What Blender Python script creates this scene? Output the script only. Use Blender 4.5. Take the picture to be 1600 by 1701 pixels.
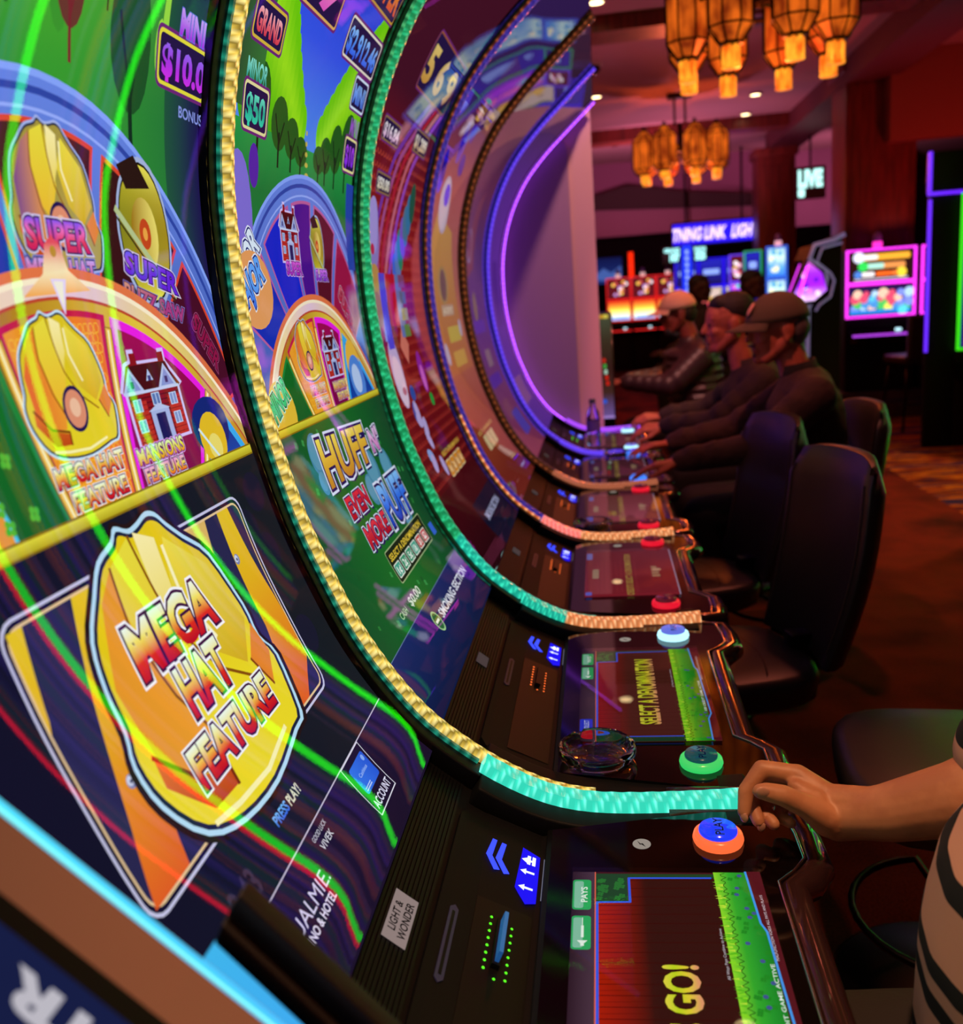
import bpy, math, random
from mathutils import Vector, Matrix, Euler
from mathutils.geometry import tessellate_polygon
random.seed(7)
for o in list(bpy.data.objects): bpy.data.objects.remove(o)
SC = bpy.context.scene
COL = SC.collection
PI = math.pi

# ------------------------------------------------------------- camera
cam_d = bpy.data.cameras.new('camera'); cam = bpy.data.objects.new('camera', cam_d); COL.objects.link(cam)
cam_d.sensor_fit = 'HORIZONTAL'; cam_d.sensor_width = 36.0; cam_d.lens = 34.65
cam_d.clip_start = 0.02; cam_d.clip_end = 100
EYE = Vector((0, 0, 1.4744))
right = Vector((.98993, .12046, -.07439)); down = Vector((-.04533, -.22805, -.97259)); fwd = Vector((-.13412, .96617, -.22030))
mw = Matrix.Identity(4)
for i in range(3):
    mw[i][0] = right[i]; mw[i][1] = -down[i]; mw[i][2] = -fwd[i]; mw[i][3] = EYE[i]
cam.matrix_world = mw
cam_d.dof.use_dof = True; cam_d.dof.focus_distance = 1.25; cam_d.dof.aperture_fstop = 4.6
SC.camera = cam
SC.view_settings.view_transform = 'Standard'; SC.view_settings.look = 'None'
SC.view_settings.gamma = 1; SC.view_settings.exposure = 0.0
SC.view_settings.use_curve_mapping = False

# ------------------------------------------------------------- colour + materials
def lin(h, k=1.0):
    if isinstance(h, (tuple, list)): return tuple(h[:3]) + (1.0,)
    h = h.lstrip('#'); o = []
    for i in (0, 2, 4):
        c = int(h[i:i+2], 16)/255
        o.append((c/12.92 if c <= .04045 else ((c+.055)/1.055)**2.4)*k)
    return (o[0], o[1], o[2], 1.0)
def mixc(a, b, t):
    t = max(0, min(1, t)); return tuple(a[i]*(1-t)+b[i]*t for i in range(4))

# world: dim magenta room glow
W = bpy.data.worlds.new('world'); SC.world = W; W.use_nodes = True
W.node_tree.nodes['Background'].inputs[0].default_value = lin('#a04868')
W.node_tree.nodes['Background'].inputs[1].default_value = 0.045

def light(name, kind, loc, energy, color, size=.1, rot=None, spot=None, blend=.6):
    d = bpy.data.lights.new(name, kind); d.energy = energy; d.color = lin(color)[:3]
    if kind == 'AREA': d.size = size
    elif kind in ('POINT', 'SPOT'): d.shadow_soft_size = size
    if kind == 'SPOT': d.spot_size = spot or 1.6; d.spot_blend = blend
    o = bpy.data.objects.new(name, d); COL.objects.link(o); o.location = loc
    if rot: o.rotation_euler = rot
    return o
# warm ceiling downlights, plus unseen fill spots added to brighten surfaces
CEIL = 3.6
light('downlight_and_fill', 'SPOT', (.30, .45, 3.5), 210, '#ffc090', .05, (.12, 0, 0), .7)  # added unseen fill that brightens the hand and forearm
light('face_fill', 'SPOT', (.10, 2.5, 3.45), 150, '#ff8a78', .05, (.66, -.22, 0), .75)  # spot added out of view to brighten the seated men's faces
light('downlight_and_fill', 'SPOT', (.09, 7.65, 3.5), 40, '#ffc090', .05, (0, 0, 0), 2.2)
light('downlight_and_fill', 'SPOT', (1.2, 4.2, 3.5), 60, '#ff7a60', .05, (0, 0, 0), 1.9)
light('uplight_fill', 'SPOT', (.4, 8.5, 1.6), 85, '#d8708c', .1, (PI, 0, 0), 2.8, 1)  # these uplights are added, without any fitting, to brighten ceiling and soffits
light('uplight_fill', 'SPOT', (1.2, 13, 1.8), 230, '#c87898', .1, (PI, 0, 0), 2.8, 1)
light('uplight_fill', 'SPOT', (.8, 13.0, 2.2), 620, '#c87898', .1, (PI-.95, 0, 0), 1.8, 1)
light('uplight_fill', 'SPOT', (4.0, 15.2, 1.9), 300, '#c87898', .1, (PI-.8, 0, 0), 1.9, 1)
light('uplight_fill', 'SPOT', (3.7, 9.0, 1.3), 75, '#ff5040', .1, (PI-.45, 0, 0), 2.6, 1)  # added uplight for the red soffit, no real source
light('end_wall_fill', 'SPOT', (.55, 3.9, 3.5), 150, '#ffb4ac', .05, (.52, .32, 0), 1.0, .8)  # added spot, source unseen, to make the end wall brighter
light('chandelier_lamp', 'POINT', (.99, 5.9, 2.55), 34, '#ff6a28', .12)
light('chandelier_lamp', 'POINT', (1.02, 11.46, 2.6), 60, '#ff6a28', .12)
light('aisle_lamp', 'SPOT', (3.4, 6.5, 3.5), 260, '#ffa880', .1, (0, 0, 0), 1.6)

def mat(name, base='#808080', rough=.5, metal=0.0, emis=None, es=1.0, spec=.5, noise=None, bump=None, coat=0, sss=0):
    m = bpy.data.materials.new(name); m.use_nodes = True; nt = m.node_tree; b = nt.nodes['Principled BSDF']
    b.inputs['Base Color'].default_value = lin(base); b.inputs['Roughness'].default_value = rough
    b.inputs['Metallic'].default_value = metal; b.inputs['Specular IOR Level'].default_value = spec
    if coat: b.inputs['Coat Weight'].default_value = coat; b.inputs['Coat Roughness'].default_value = .05
    if emis:
        b.inputs['Emission Color'].default_value = lin(emis); b.inputs['Emission Strength'].default_value = es
    if noise or bump:
        tc = nt.nodes.new('ShaderNodeTexCoord')
    if noise:   # (scale, second colour, detail, stretch)
        sc, c2, det, st = noise
        mp = nt.nodes.new('ShaderNodeMapping'); mp.inputs['Scale'].default_value = st
        nt.links.new(tc.outputs['Object'], mp.inputs[0])
        n = nt.nodes.new('ShaderNodeTexNoise'); n.inputs['Scale'].default_value = sc; n.inputs['Detail'].default_value = det
        nt.links.new(mp.outputs[0], n.inputs['Vector'])
        r = nt.nodes.new('ShaderNodeValToRGB'); r.color_ramp.elements[0].position = .38; r.color_ramp.elements[1].position = .62
        r.color_ramp.elements[0].color = lin(emis or base); r.color_ramp.elements[1].color = lin(c2)
        nt.links.new(n.outputs['Fac'], r.inputs[0])
        nt.links.new(r.outputs[0], b.inputs['Emission Color' if emis else 'Base Color'])
    if bump:    # (scale, strength, distance)
        n2 = nt.nodes.new('ShaderNodeTexNoise'); n2.inputs['Scale'].default_value = bump[0]; n2.inputs['Detail'].default_value = 4
        nt.links.new(tc.outputs['Object'], n2.inputs['Vector'])
        bp = nt.nodes.new('ShaderNodeBump'); bp.inputs['Strength'].default_value = bump[1]; bp.inputs['Distance'].default_value = bump[2]
        nt.links.new(n2.outputs['Fac'], bp.inputs['Height']); nt.links.new(bp.outputs[0], b.inputs['Normal'])
    return m

def art_material(name, strength=1.0, rough=.25, spec=.3):
    """self-lit artwork: the colour attribute is what the display shows"""
    m = bpy.data.materials.new(name); m.use_nodes = True; nt = m.node_tree; b = nt.nodes['Principled BSDF']
    a = nt.nodes.new('ShaderNodeVertexColor'); a.layer_name = 'Col'
    b.inputs['Base Color'].default_value = (0, 0, 0, 1); b.inputs['Roughness'].default_value = rough
    b.inputs['Specular IOR Level'].default_value = spec
    nt.links.new(a.outputs[0], b.inputs['Emission Color']); b.inputs['Emission Strength'].default_value = strength
    return m
def glass_pane(name, ior=1.5, rough=.02, tint='#ffffff'):
    m = bpy.data.materials.new(name); m.use_nodes = True; nt = m.node_tree
    for n in list(nt.nodes): nt.nodes.remove(n)
    o = nt.nodes.new('ShaderNodeOutputMaterial'); mx = nt.nodes.new('ShaderNodeMixShader')
    t = nt.nodes.new('ShaderNodeBsdfTransparent'); t.inputs[0].default_value = lin(tint)
    g = nt.nodes.new('ShaderNodeBsdfGlossy'); g.inputs['Roughness'].default_value = rough
    f = nt.nodes.new('ShaderNodeFresnel'); f.inputs[0].default_value = ior
    nt.links.new(f.outputs[0], mx.inputs[0]); nt.links.new(t.outputs[0], mx.inputs[1]); nt.links.new(g.outputs[0], mx.inputs[2])
    nt.links.new(mx.outputs[0], o.inputs[0]); return m
def real_glass(name, color='#ffffff', rough=0.0, ior=1.45):
    m = mat(name, color, rough); b = m.node_tree.nodes['Principled BSDF']
    b.inputs['Transmission Weight'].default_value = 1.0; b.inputs['IOR'].default_value = ior
    return m
M_ART = art_material('display_artwork', 1.0, .5, .0)
M_DECKART = art_material('deck_display_artwork', .85, .5, .0)
M_LED = art_material('led_strip_beads', 1.25, .2, .5); M_LED2 = art_material('bright_led_strip', 4.0, .2, .5)
M_DIM = art_material('dim_display_artwork', .62, .5, .0)
M_BRIGHT = art_material('bright_display_artwork', 1.6, .5, .0)
M_GLASS = glass_pane('display_glass', 1.5, .015)
M_DECKGLASS = glass_pane('deck_glass', 1.5, .01)
M_BLACK = mat('black_satin_plastic', '#080707', .52, spec=.25)
M_GLOSS = mat('black_glass', '#060304', .06, spec=.6)
M_CAB = mat('charcoal_cabinet', '#090808', .62, spec=.2, bump=(600, .15, .0005))
M_PANEL = mat('dark_panel_plastic', '#0b0a0a', .62, spec=.18, bump=(900, .2, .0004))
M_CHROME = mat('bright_metal', '#c8b8b0', .15, 1.0)
M_BRONZE = mat('bronze_trim', '#4a2c2c', .16, .55, coat=.6, bump=(160, .12, .0006))
M_LEATHER = mat('dark_leather', '#2e2624', .38, spec=.6, bump=(260, .25, .0008))
M_STITCH = mat('stitching', '#5a3c30', .8)
M_DARKMETAL = mat('dark_metal', '#141010', .35, .8)
M_SKIN = mat('skin', '#cc8860', .5, noise=(24, '#b87450', 4, (1, 1, 1)), bump=(120, .25, .001))

# ------------------------------------------------------------- mesh helpers
def wm(o):
    m = o.matrix_basis
    return wm(o.parent) @ m if o.parent else m
class MB:
    def __init__(s): s.v = []; s.f = []; s.c = []; s.mi = []; s.cur = 0
    def add(s, vs, fs, cs=None):
        o = len(s.v); s.v += [tuple(v) for v in vs]
        for f in fs: s.f.append([i+o for i in f]); s.mi.append(s.cur)
        if cs is None: cs = [(1, 1, 1, 1)]*len(vs)
        s.c += cs
    def box(s, x0, x1, y0, y1, z0, z1, m=None, c=None):
        vs = [Vector(p) for p in ((x0,y0,z0),(x1,y0,z0),(x1,y1,z0),(x0,y1,z0),(x0,y0,z1),(x1,y0,z1),(x1,y1,z1),(x0,y1,z1))]
        if m: vs = [m @ v for v in vs]
        s.add(vs, [(0,3,2,1),(4,5,6,7),(0,1,5,4),(1,2,6,5),(2,3,7,6),(3,0,4,7)], [c]*8 if c else None)
    def tube(s, pts, rs, n=12, cap=True, flat=1.0, up=None):
        pts = [Vector(p) for p in pts]
        if not isinstance(rs, (list, tuple)): rs = [rs]*len(pts)
        rings = []; pn = None
        for i, p in enumerate(pts):
            t = (pts[min(i+1, len(pts)-1)]-pts[max(i-1, 0)]).normalized()
            if pn is None:
                ref = Vector(up) if up else (Vector((0,0,1)) if abs(t.z) < .9 else Vector((1,0,0)))
                a = (ref - t*ref.dot(t)).normalized()
            else:
                a = (pn - t*pn.dot(t)).normalized()
            pn = a; b = t.cross(a)
            rings.append([p + (a*math.cos(2*PI*k/n)*flat + b*math.sin(2*PI*k/n))*rs[i] for k in range(n)])
        vs = [v for r in rings for v in r]; fs = []
        for i in range(len(rings)-1):
            for k in range(n):
                fs.append((i*n+k, i*n+(k+1) % n, (i+1)*n+(k+1) % n, (i+1)*n+k))
        if cap: fs.append(tuple(range(n-1, -1, -1))); fs.append(tuple((len(rings)-1)*n+k for k in range(n)))
        s.add(vs, fs)
    def lathe(s, prof, c=(0,0,0), n=24, m=None, cap=True):
        vs = []; fs = []
        for (r, h) in prof:
            for k in range(n):
                a = 2*PI*k/n; v = Vector((r*math.cos(a), r*math.sin(a), h))
                if m: v = m @ v
                vs.append(v + Vector(c))
        L = len(prof)
        for i in range(L-1):
            for k in range(n): fs.append((i*n+k, i*n+(k+1) % n, (i+1)*n+(k+1) % n, (i+1)*n+k))
        if cap and prof[0][0] > 1e-5: fs.append(tuple(range(n-1, -1, -1)))
        if cap and prof[-1][0] > 1e-5: fs.append(tuple((L-1)*n+k for k in range(n)))
        s.add(vs, fs)
    def ball(s, c, r, n=14, rot=None):
        if not isinstance(r, (list, tuple)): r = (r, r, r)
        vs = []; fs = []; k2 = n//2+1
        for i in range(k2+1):
            t = PI*i/k2
            for k in range(n):
                a = 2*PI*k/n
                v = Vector((r[0]*math.sin(t)*math.cos(a), r[1]*math.sin(t)*math.sin(a), -r[2]*math.cos(t)))
                if rot: v = rot @ v
                vs.append(v+Vector(c))
        for i in range(k2):
            for k in range(n): fs.append((i*n+k, i*n+(k+1) % n, (i+1)*n+(k+1) % n, (i+1)*n+k))
        s.add(vs, fs)
    def capsule(s, a, b, ra, rb, n=14):
        a = Vector(a); b = Vector(b); t = (b-a); L = t.length; t.normalize()
        pts = []; rs = []
        for i in range(5):
            th = PI/2*i/4; pts.append(a - t*ra*math.cos(th)); rs.append(max(ra*math.sin(th), 1e-4))
        for i in range(5):
            th = PI/2*i/4; pts.append(b + t*rb*math.sin(th)); rs.append(max(rb*math.cos(th), 1e-4))
        ref = Vector((0,0,1)) if abs(t.z) < .9 else Vector((1,0,0)); u = (ref-t*ref.dot(t)).normalized(); w = t.cross(u)
        vs = []; fs = []
        for p, r in zip(pts, rs):
            for k in range(n): vs.append(p+(u*math.cos(2*PI*k/n)+w*math.sin(2*PI*k/n))*r)
        m = len(pts)
        for i in range(m-1):
            for k in range(n): fs.append((i*n+k, i*n+(k+1) % n, (i+1)*n+(k+1) % n, (i+1)*n+k))
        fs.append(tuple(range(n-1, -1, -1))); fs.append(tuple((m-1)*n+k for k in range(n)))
        s.add(vs, fs)
    def prism(s, pts, fn, h0, h1):
        """extrude a 2-D polygon: fn(a,b,h)->xyz"""
        n = len(pts); vs = [fn(a, b, h0) for a, b in pts]+[fn(a, b, h1) for a, b in pts]
        tr = tessellate_polygon([[Vector((a, b, 0)) for a, b in pts]])
        fs = [tuple(t) for t in tr]+[tuple(n+i for i in reversed(t)) for t in tr]
        fs += [(i, (i+1) % n, n+(i+1) % n, n+i) for i in range(n)]
        s.add(vs, fs)
    def build(s, name, mats, parent=None, smooth=False, bevel=0, colors=False, remesh=0, sub=0, recalc=True, label=None, smoothit=0):
        me = bpy.data.meshes.new(name)
        P = wm(parent).inverted() if parent is not None else None
        vs = [P @ Vector(v) for v in s.v] if P is not None else s.v
        me.from_pydata([tuple(v) for v in vs], [], s.f)
        if not isinstance(mats, (list, tuple)): mats = [mats]
        for m in mats: me.materials.append(m)
        if len(mats) > 1:
            for p, i in zip(me.polygons, s.mi): p.material_index = i
        if colors:
            at = me.color_attributes.new('Col', 'FLOAT_COLOR', 'POINT')
            for i, c in enumerate(s.c): at.data[i].color = c
        if recalc:
            import bmesh
            bm = bmesh.new(); bm.from_mesh(me); bmesh.ops.recalc_face_normals(bm, faces=bm.faces); bm.to_mesh(me); bm.free()
        if smooth:
            for p in me.polygons: p.use_smooth = True
        me.update()
        o = bpy.data.objects.new(name, me); COL.objects.link(o)
        if parent is not None: o.parent = parent
        if remesh:
            r = o.modifiers.new('r', 'REMESH'); r.mode = 'VOXEL'; r.voxel_size = remesh; r.use_smooth_shade = True
            sm = o.modifiers.new('s', 'SMOOTH'); sm.iterations = smoothit or 6; sm.factor = .5
        if bevel:
            b = o.modifiers.new('b', 'BEVEL'); b.width = bevel; b.segments = 3; b.limit_method = 'ANGLE'; b.angle_limit = .7
            for p in me.polygons: p.use_smooth = True
        if sub:
            q = o.modifiers.new('q', 'SUBSURF'); q.levels = sub; q.render_levels = sub
        if label: o['label'] = label
        return o
def thing(name, label, cat, loc=(0,0,0), rz=0, group=None):
    o = bpy.data.objects.new(name, None); COL.objects.link(o); o.empty_display_size = .05
    o.location = loc; o.rotation_euler = (0, 0, rz); o['label'] = label; o['category'] = cat
    if group: o['group'] = group
    return o
def tag(o, label, cat, group=None, kind=None):
    o['label'] = label; o['category'] = cat
    if group: o['group'] = group
    if kind: o['kind'] = kind
    return o
def struct(o): o['kind'] = 'structure'; return o
def dup(root, loc, rz=0, label=None):
    r = root.copy(); COL.objects.link(r); r.location = loc; r.rotation_euler = (0, 0, rz)
    if label: r['label'] = label
    for ch in list(root.children):
        c = ch.copy(); COL.objects.link(c); c.parent = r
        for g in list(ch.children):
            d = g.copy(); COL.objects.link(d); d.parent = c
    return r

# ------------------------------------------------------------- text outlines
_tc = {}
def text_tris(txt, off=0.0):
    k = (txt, round(off, 4))
    if k in _tc: return _tc[k]
    cu = bpy.data.curves.new('t', 'FONT'); cu.body = txt; cu.size = 1; cu.offset = off; cu.resolution_u = 3; cu.fill_mode = 'BOTH'
    o = bpy.data.objects.new('t', cu); COL.objects.link(o); bpy.context.view_layer.update()
    dg = bpy.context.evaluated_depsgraph_get(); me = o.evaluated_get(dg).to_mesh()
    me.calc_loop_triangles()
    vs = [(v.co.x, v.co.y) for v in me.vertices]; ts = [tuple(t.vertices) for t in me.loop_triangles]
    o.evaluated_get(dg).to_mesh_clear(); bpy.data.objects.remove(o); bpy.data.curves.remove(cu)
    _tc[k] = (vs, ts); return _tc[k]

# ------------------------------------------------------------- flat artwork builder (u to the right, v upwards)
def clipv(poly, v0, keep_above):
    out = []
    for i in range(len(poly)):
        a = poly[i]; b = poly[(i+1) % len(poly)]
        ia = (a[1] >= v0) == keep_above or a[1] == v0; ib = (b[1] >= v0) == keep_above or b[1] == v0
        if ia: out.append(a)
        if ia != ib:
            t = (v0-a[1])/(b[1]-a[1]); out.append((a[0]+(b[0]-a[0])*t, v0))
    return out
class Art:
    def __init__(s, fn, band=None, u0=-9, u1=9, v0=-9, v1=9):
        s.fn = fn; s.band = band; s.b = (u0, u1, v0, v1); s.mb = MB(); s.L = 0.0
    def __setattr__(s, n, v):
        s.__dict__[n] = v
        if n == 'L': s.__dict__['k'] = 0
    def _put(s, polys, col):
        s.k += 1; h = s.L + s.k*4e-6
        cf = col if callable(col) else (lambda u, v, c=lin(col): c)
        u0, u1, v0, v1 = s.b
        for p in polys:
            if any(q[0] < u0 for q in p): p = [(y, x) for x, y in clipv([(y, x) for x, y in p], u0, True)]
            if len(p) > 2 and any(q[0] > u1 for q in p): p = [(y, x) for x, y in clipv([(y, x) for x, y in p], u1, False)]
            if len(p) > 2 and any(q[1] < v0 for q in p): p = clipv(p, v0, True)
            if len(p) > 2 and any(q[1] > v1 for q in p): p = clipv(p, v1, False)
            if len(p) < 3: continue
            parts = [p]
            if s.band:
                lo = math.floor(min(q[1] for q in p)/s.band+1e-6); hi = math.ceil(max(q[1] for q in p)/s.band-1e-6)
                if hi-lo > 1:
                    parts = []; rest = p
                    for kk in range(lo+1, hi):
                        parts.append(clipv(rest, kk*s.band, False)); rest = clipv(rest, kk*s.band, True)
                        if len(rest) < 3: break
                    parts.append(rest)
            for q in parts:
                if len(q) < 3: continue
                s.mb.add([s.fn(a, b, h) for a, b in q], [tuple(range(len(q)))], [cf(a, b) for a, b in q])
    def poly(s, pts, col):
        pts = list(pts)
        tr = tessellate_polygon([[Vector((a, b, 0)) for a, b in pts]])
        s._put([[pts[i] for i in t] for t in tr], col)
    def rect(s, u0, u1, v0, v1, col, n=1):
        s._put([[(u0+(u1-u0)*i/n, v0), (u0+(u1-u0)*(i+1)/n, v0), (u0+(u1-u0)*(i+1)/n, v1), (u0+(u1-u0)*i/n, v1)] for i in range(n)], col)
    def circ(s, u, v, r, col, n=24, ry=None, rot=0):
        ry = ry or r; c, t = math.cos(rot), math.sin(rot)
        P = [(math.cos(2*PI*k/n)*r, math.sin(2*PI*k/n)*ry) for k in range(n)]
        s._put([[(u+a*c-b*t, v+a*t+b*c) for a, b in P]], col)
    def ring(s, u, v, r0, r1, col, a0=0, a1=360, n=48, ry=1.0):
        ps = []
        for i in range(n):
            t0 = math.radians(a0+(a1-a0)*i/n); t1 = math.radians(a0+(a1-a0)*(i+1)/n)
            ps.append([(u+r*math.sin(t), v+r*math.cos(t)*ry) for r, t in ((r0, t0), (r1, t0), (r1, t1), (r0, t1))])
        s._put(ps, col)
    def rr(s, u0, u1, v0, v1, r, col):
        P = []
        for cx, cy, a in ((u1-r, v1-r, 0), (u0+r, v1-r, 90), (u0+r, v0+r, 180), (u1-r, v0+r, 270)):
            for k in range(5):
                t = math.radians(a+90*k/4); P.append((cx+r*math.cos(t), cy+r*math.sin(t)))
        s._put([P], col)
    def frame(s, u0, u1, v0, v1, w, col):
        for a in ((u0, u1, v0, v0+w), (u0, u1, v1-w, v1), (u0, u0+w, v0, v1), (u1-w, u1, v0, v1)): s.rect(*a, col)
    def line(s, pts, w, col):
        ps = []
        for a, b in zip(pts, pts[1:]):
            d = Vector((b[0]-a[0], b[1]-a[1])); 
            if d.length < 1e-7: continue
            n = Vector((-d.y, d.x)).normalized()*w/2; e = d.normalized()*w*.25
            ps.append([(a[0]+n.x-e.x, a[1]+n.y-e.y), (b[0]+n.x+e.x, b[1]+n.y+e.y), (b[0]-n.x+e.x, b[1]-n.y+e.y), (a[0]-n.x-e.x, a[1]-n.y-e.y)])
        s._put(ps, col)
    def text(s, txt, u0, v0, h, col, u1=None, bold=.03, outl=(), rot=0, shear=0, taper=0):
        """baseline start (u0,v0), cap height h; width fitted to u1; outl=[(extra offset, colour)] drawn beneath"""
        base, _ = text_tris(txt, bold)
        x0 = min(p[0] for p in base); x1 = max(p[0] for p in base)
        capv, _ = text_tris('H', bold); cap = max(p[1] for p in capv)
        sy = h/cap; sx = (u1-u0)/(x1-x0) if u1 is not None else sy
        c, t = math.cos(rot), math.sin(rot)
        for off, cc in list(outl)+[(0, col)]:
            vs, ts = text_tris(txt, bold+off)
            P = []
            for x, y in vs:
                k = 1+taper*(x-x0)/(x1-x0)
                a = (x-x0)*sx+shear*y*sy; b = y*sy*k; P.append((u0+a*c-b*t, v0+a*t+b*c))
            s._put([[P[i] for i in tr] for tr in ts], cc)
    def build(s, name, parent, m=None):
        return s.mb.build(name, m or M_ART, parent, colors=True, recalc=False)
def grad(v0, v1, *cols):
    cs = [lin(c) for c in cols]
    def f(u, v):
        t = max(0, min(.9999, (v-v0)/(v1-v0)))*(len(cs)-1); i = int(t); return mixc(cs[i], cs[i+1], t-i)
    return f
def gradu(u0, u1, *cols):
    g = grad(u0, u1, *cols); return lambda u, v: g(0, u)
# ------------------------------------------------------------- the room
M_CARPET = bpy.data.materials.new('patterned_carpet'); M_CARPET.use_nodes = True
def carpet():
    nt = M_CARPET.node_tree; b = nt.nodes['Principled BSDF']; b.inputs['Roughness'].default_value = .95; b.inputs['Specular IOR Level'].default_value = .1
    tc = nt.nodes.new('ShaderNodeTexCoord'); L = nt.links.new
    def noise(scale, st, det=4):
        mp = nt.nodes.new('ShaderNodeMapping'); mp.inputs['Scale'].default_value = st; L(tc.outputs['Object'], mp.inputs[0])
        n = nt.nodes.new('ShaderNodeTexNoise'); n.inputs['Scale'].default_value = scale; n.inputs['Detail'].default_value = det; L(mp.outputs[0], n.inputs['Vector']); return n
    def ramp(n, stops):
        r = nt.nodes.new('ShaderNodeValToRGB'); e = r.color_ramp.elements
        e[0].position, e[0].color = stops[0][0], lin(stops[0][1]); e[1].position, e[1].color = stops[-1][0], lin(stops[-1][1])
        for p, c in stops[1:-1]: q = e.new(p); q.color = lin(c)
        L(n.outputs['Fac'], r.inputs[0]); return r
    A = ramp(noise(1.3, (1, 1, 1), 6), [(.35, '#541c12'), (.5, '#83301c'), (.65, '#3c1410')])
    B = ramp(noise(1.0, (1.6, 7.0, 1), 5), [(.36, '#28306c'), (.46, '#74301c'), (.50, '#e08c20'), (.54, '#a04018'), (.60, '#5c2420'), (.66, '#302858')])
    sx = nt.nodes.new('ShaderNodeSeparateXYZ'); L(tc.outputs['Object'], sx.inputs[0])
    gt = nt.nodes.new('ShaderNodeMath'); gt.operation = 'GREATER_THAN'; gt.inputs[1].default_value = 2.15; L(sx.outputs['X'], gt.inputs[0])
    mx = nt.nodes.new('ShaderNodeMixRGB'); L(gt.outputs[0], mx.inputs[0]); L(A.outputs[0], mx.inputs[1]); L(B.outputs[0], mx.inputs[2])
    fine = ramp(noise(160, (1, 1, 1), 2), [(.3, '#8a8a8a'), (.7, '#ffffff')])
    m2 = nt.nodes.new('ShaderNodeMixRGB'); m2.blend_type = 'MULTIPLY'; m2.inputs[0].default_value = .8
    L(mx.outputs[0], m2.inputs[1]); L(fine.outputs[0], m2.inputs[2]); L(m2.outputs[0], b.inputs['Base Color'])
carpet()
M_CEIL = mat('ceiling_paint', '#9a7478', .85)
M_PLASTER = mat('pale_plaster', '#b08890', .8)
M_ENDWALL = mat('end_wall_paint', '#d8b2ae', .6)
M_ENDPANEL = mat('end_wall_slab', '#a488a0', .5)
M_WOOD = mat('cherry_wood', '#742a24', .4, noise=(6, '#54201a', 5, (6, 6, .5)))
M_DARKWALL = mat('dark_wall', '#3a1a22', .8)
b = MB(); b.box(-1.2, 14, -1.5, 26, -.1, 0); struct(b.build('floor', M_CARPET))
b = MB(); b.box(-1.2, 14, -1.5, 26, CEIL, CEIL+.1); struct(b.build('ceiling', M_CEIL))
b = MB(); b.box(-1.3, -1.2, -1.5, 26, 0, CEIL); struct(b.build('wall_left', M_PLASTER))
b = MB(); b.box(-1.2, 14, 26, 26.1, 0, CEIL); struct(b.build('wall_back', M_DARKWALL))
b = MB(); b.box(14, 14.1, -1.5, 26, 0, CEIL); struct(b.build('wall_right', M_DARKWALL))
# end wall that closes the bank of machines
b = MB(); b.box(-1.2, .005, 4.93, 5.08, 0, CEIL); struct(b.build('wall_end', M_ENDWALL))
b = MB()
P = [(-1.1, .55), (-.115, .55), (-.115, 2.18), (-.135, 2.22), (-.175, 2.235), (-1.1, 2.235)]
b.prism(P, lambda a, c, h: (a, h, c), 4.918, 4.93); struct(b.build('trim_1', M_ENDPANEL))  # thin raised slab, a darker violet-grey than the wall
# beams
b = MB(); b.box(-1.2, 2.6, 8.05, 8.45, CEIL-.12, CEIL); struct(b.build('trim_2', M_WOOD))
b = MB(); b.box(-1.2, 2.6, 13.4, 13.8, CEIL-.16, CEIL); struct(b.build('trim_3', M_WOOD))
b = MB(); b.box(2.6, 3.08, 1, 15.2, 3.37, CEIL); struct(b.build('trim_4', mat('beam_paint', '#5a2630', .6)))
b = MB(); b.box(3.0, 14, 10.4, 10.6, 2.75, CEIL); struct(b.build('trim_9', mat('red_soffit', '#8a4638', .7)))
# columns
def column(n, x0, x1, y0, y1, z1):
    b = MB(); b.box(x0, x1, y0, y1, 0, z1)
    b.box(x0-.04, x1+.04, y0-.04, y1+.04, 0, .3); b.box(x0-.04, x1+.04, y0-.04, y1+.04, z1-.12, z1)
    b.box(x0+.06, x1-.06, y0-.012, y0, .4, 1.5); b.box(x0+.06, x1-.06, y0-.012, y0, 1.65, z1-.25)
    struct(b.build('column_%d' % n, M_WOOD, bevel=.01))
column(1, 2.62, 3.32, 10.6, 11.2, 3.6); column(2, 2.45, 3.0, 15.0, 15.5, 3.38)
# far soffits
b = MB(); b.box(-1.2, 2.75, 16.85, 17.0, 2.60, 3.6); struct(b.build('trim_5', mat('purple_soffit', '#7c4a68', .8)))
b = MB(); b.prism([(-1.2, 3.0), (-.1, 3.04), (.6, 3.20), (1.5, 3.02), (2.75, 2.88), (2.75, 2.70), (-1.2, 2.92)], lambda a, c, h: (a, h, c), 16.6, 16.85); struct(b.build('trim_6', mat('dark_gable', '#2c1418', .8)))
b = MB(); b.box(-1.2, 2.75, 16.78, 16.85, 2.40, 2.95); struct(b.build('trim_7', mat('mauve_wall', '#8a5a70', .8)))
b = MB(); b.box(3.0, 5.2, 17.5, 17.7, 2.35, 3.6); struct(b.build('trim_8', mat('mauve_soffit', '#94607c', .8)))

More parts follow.
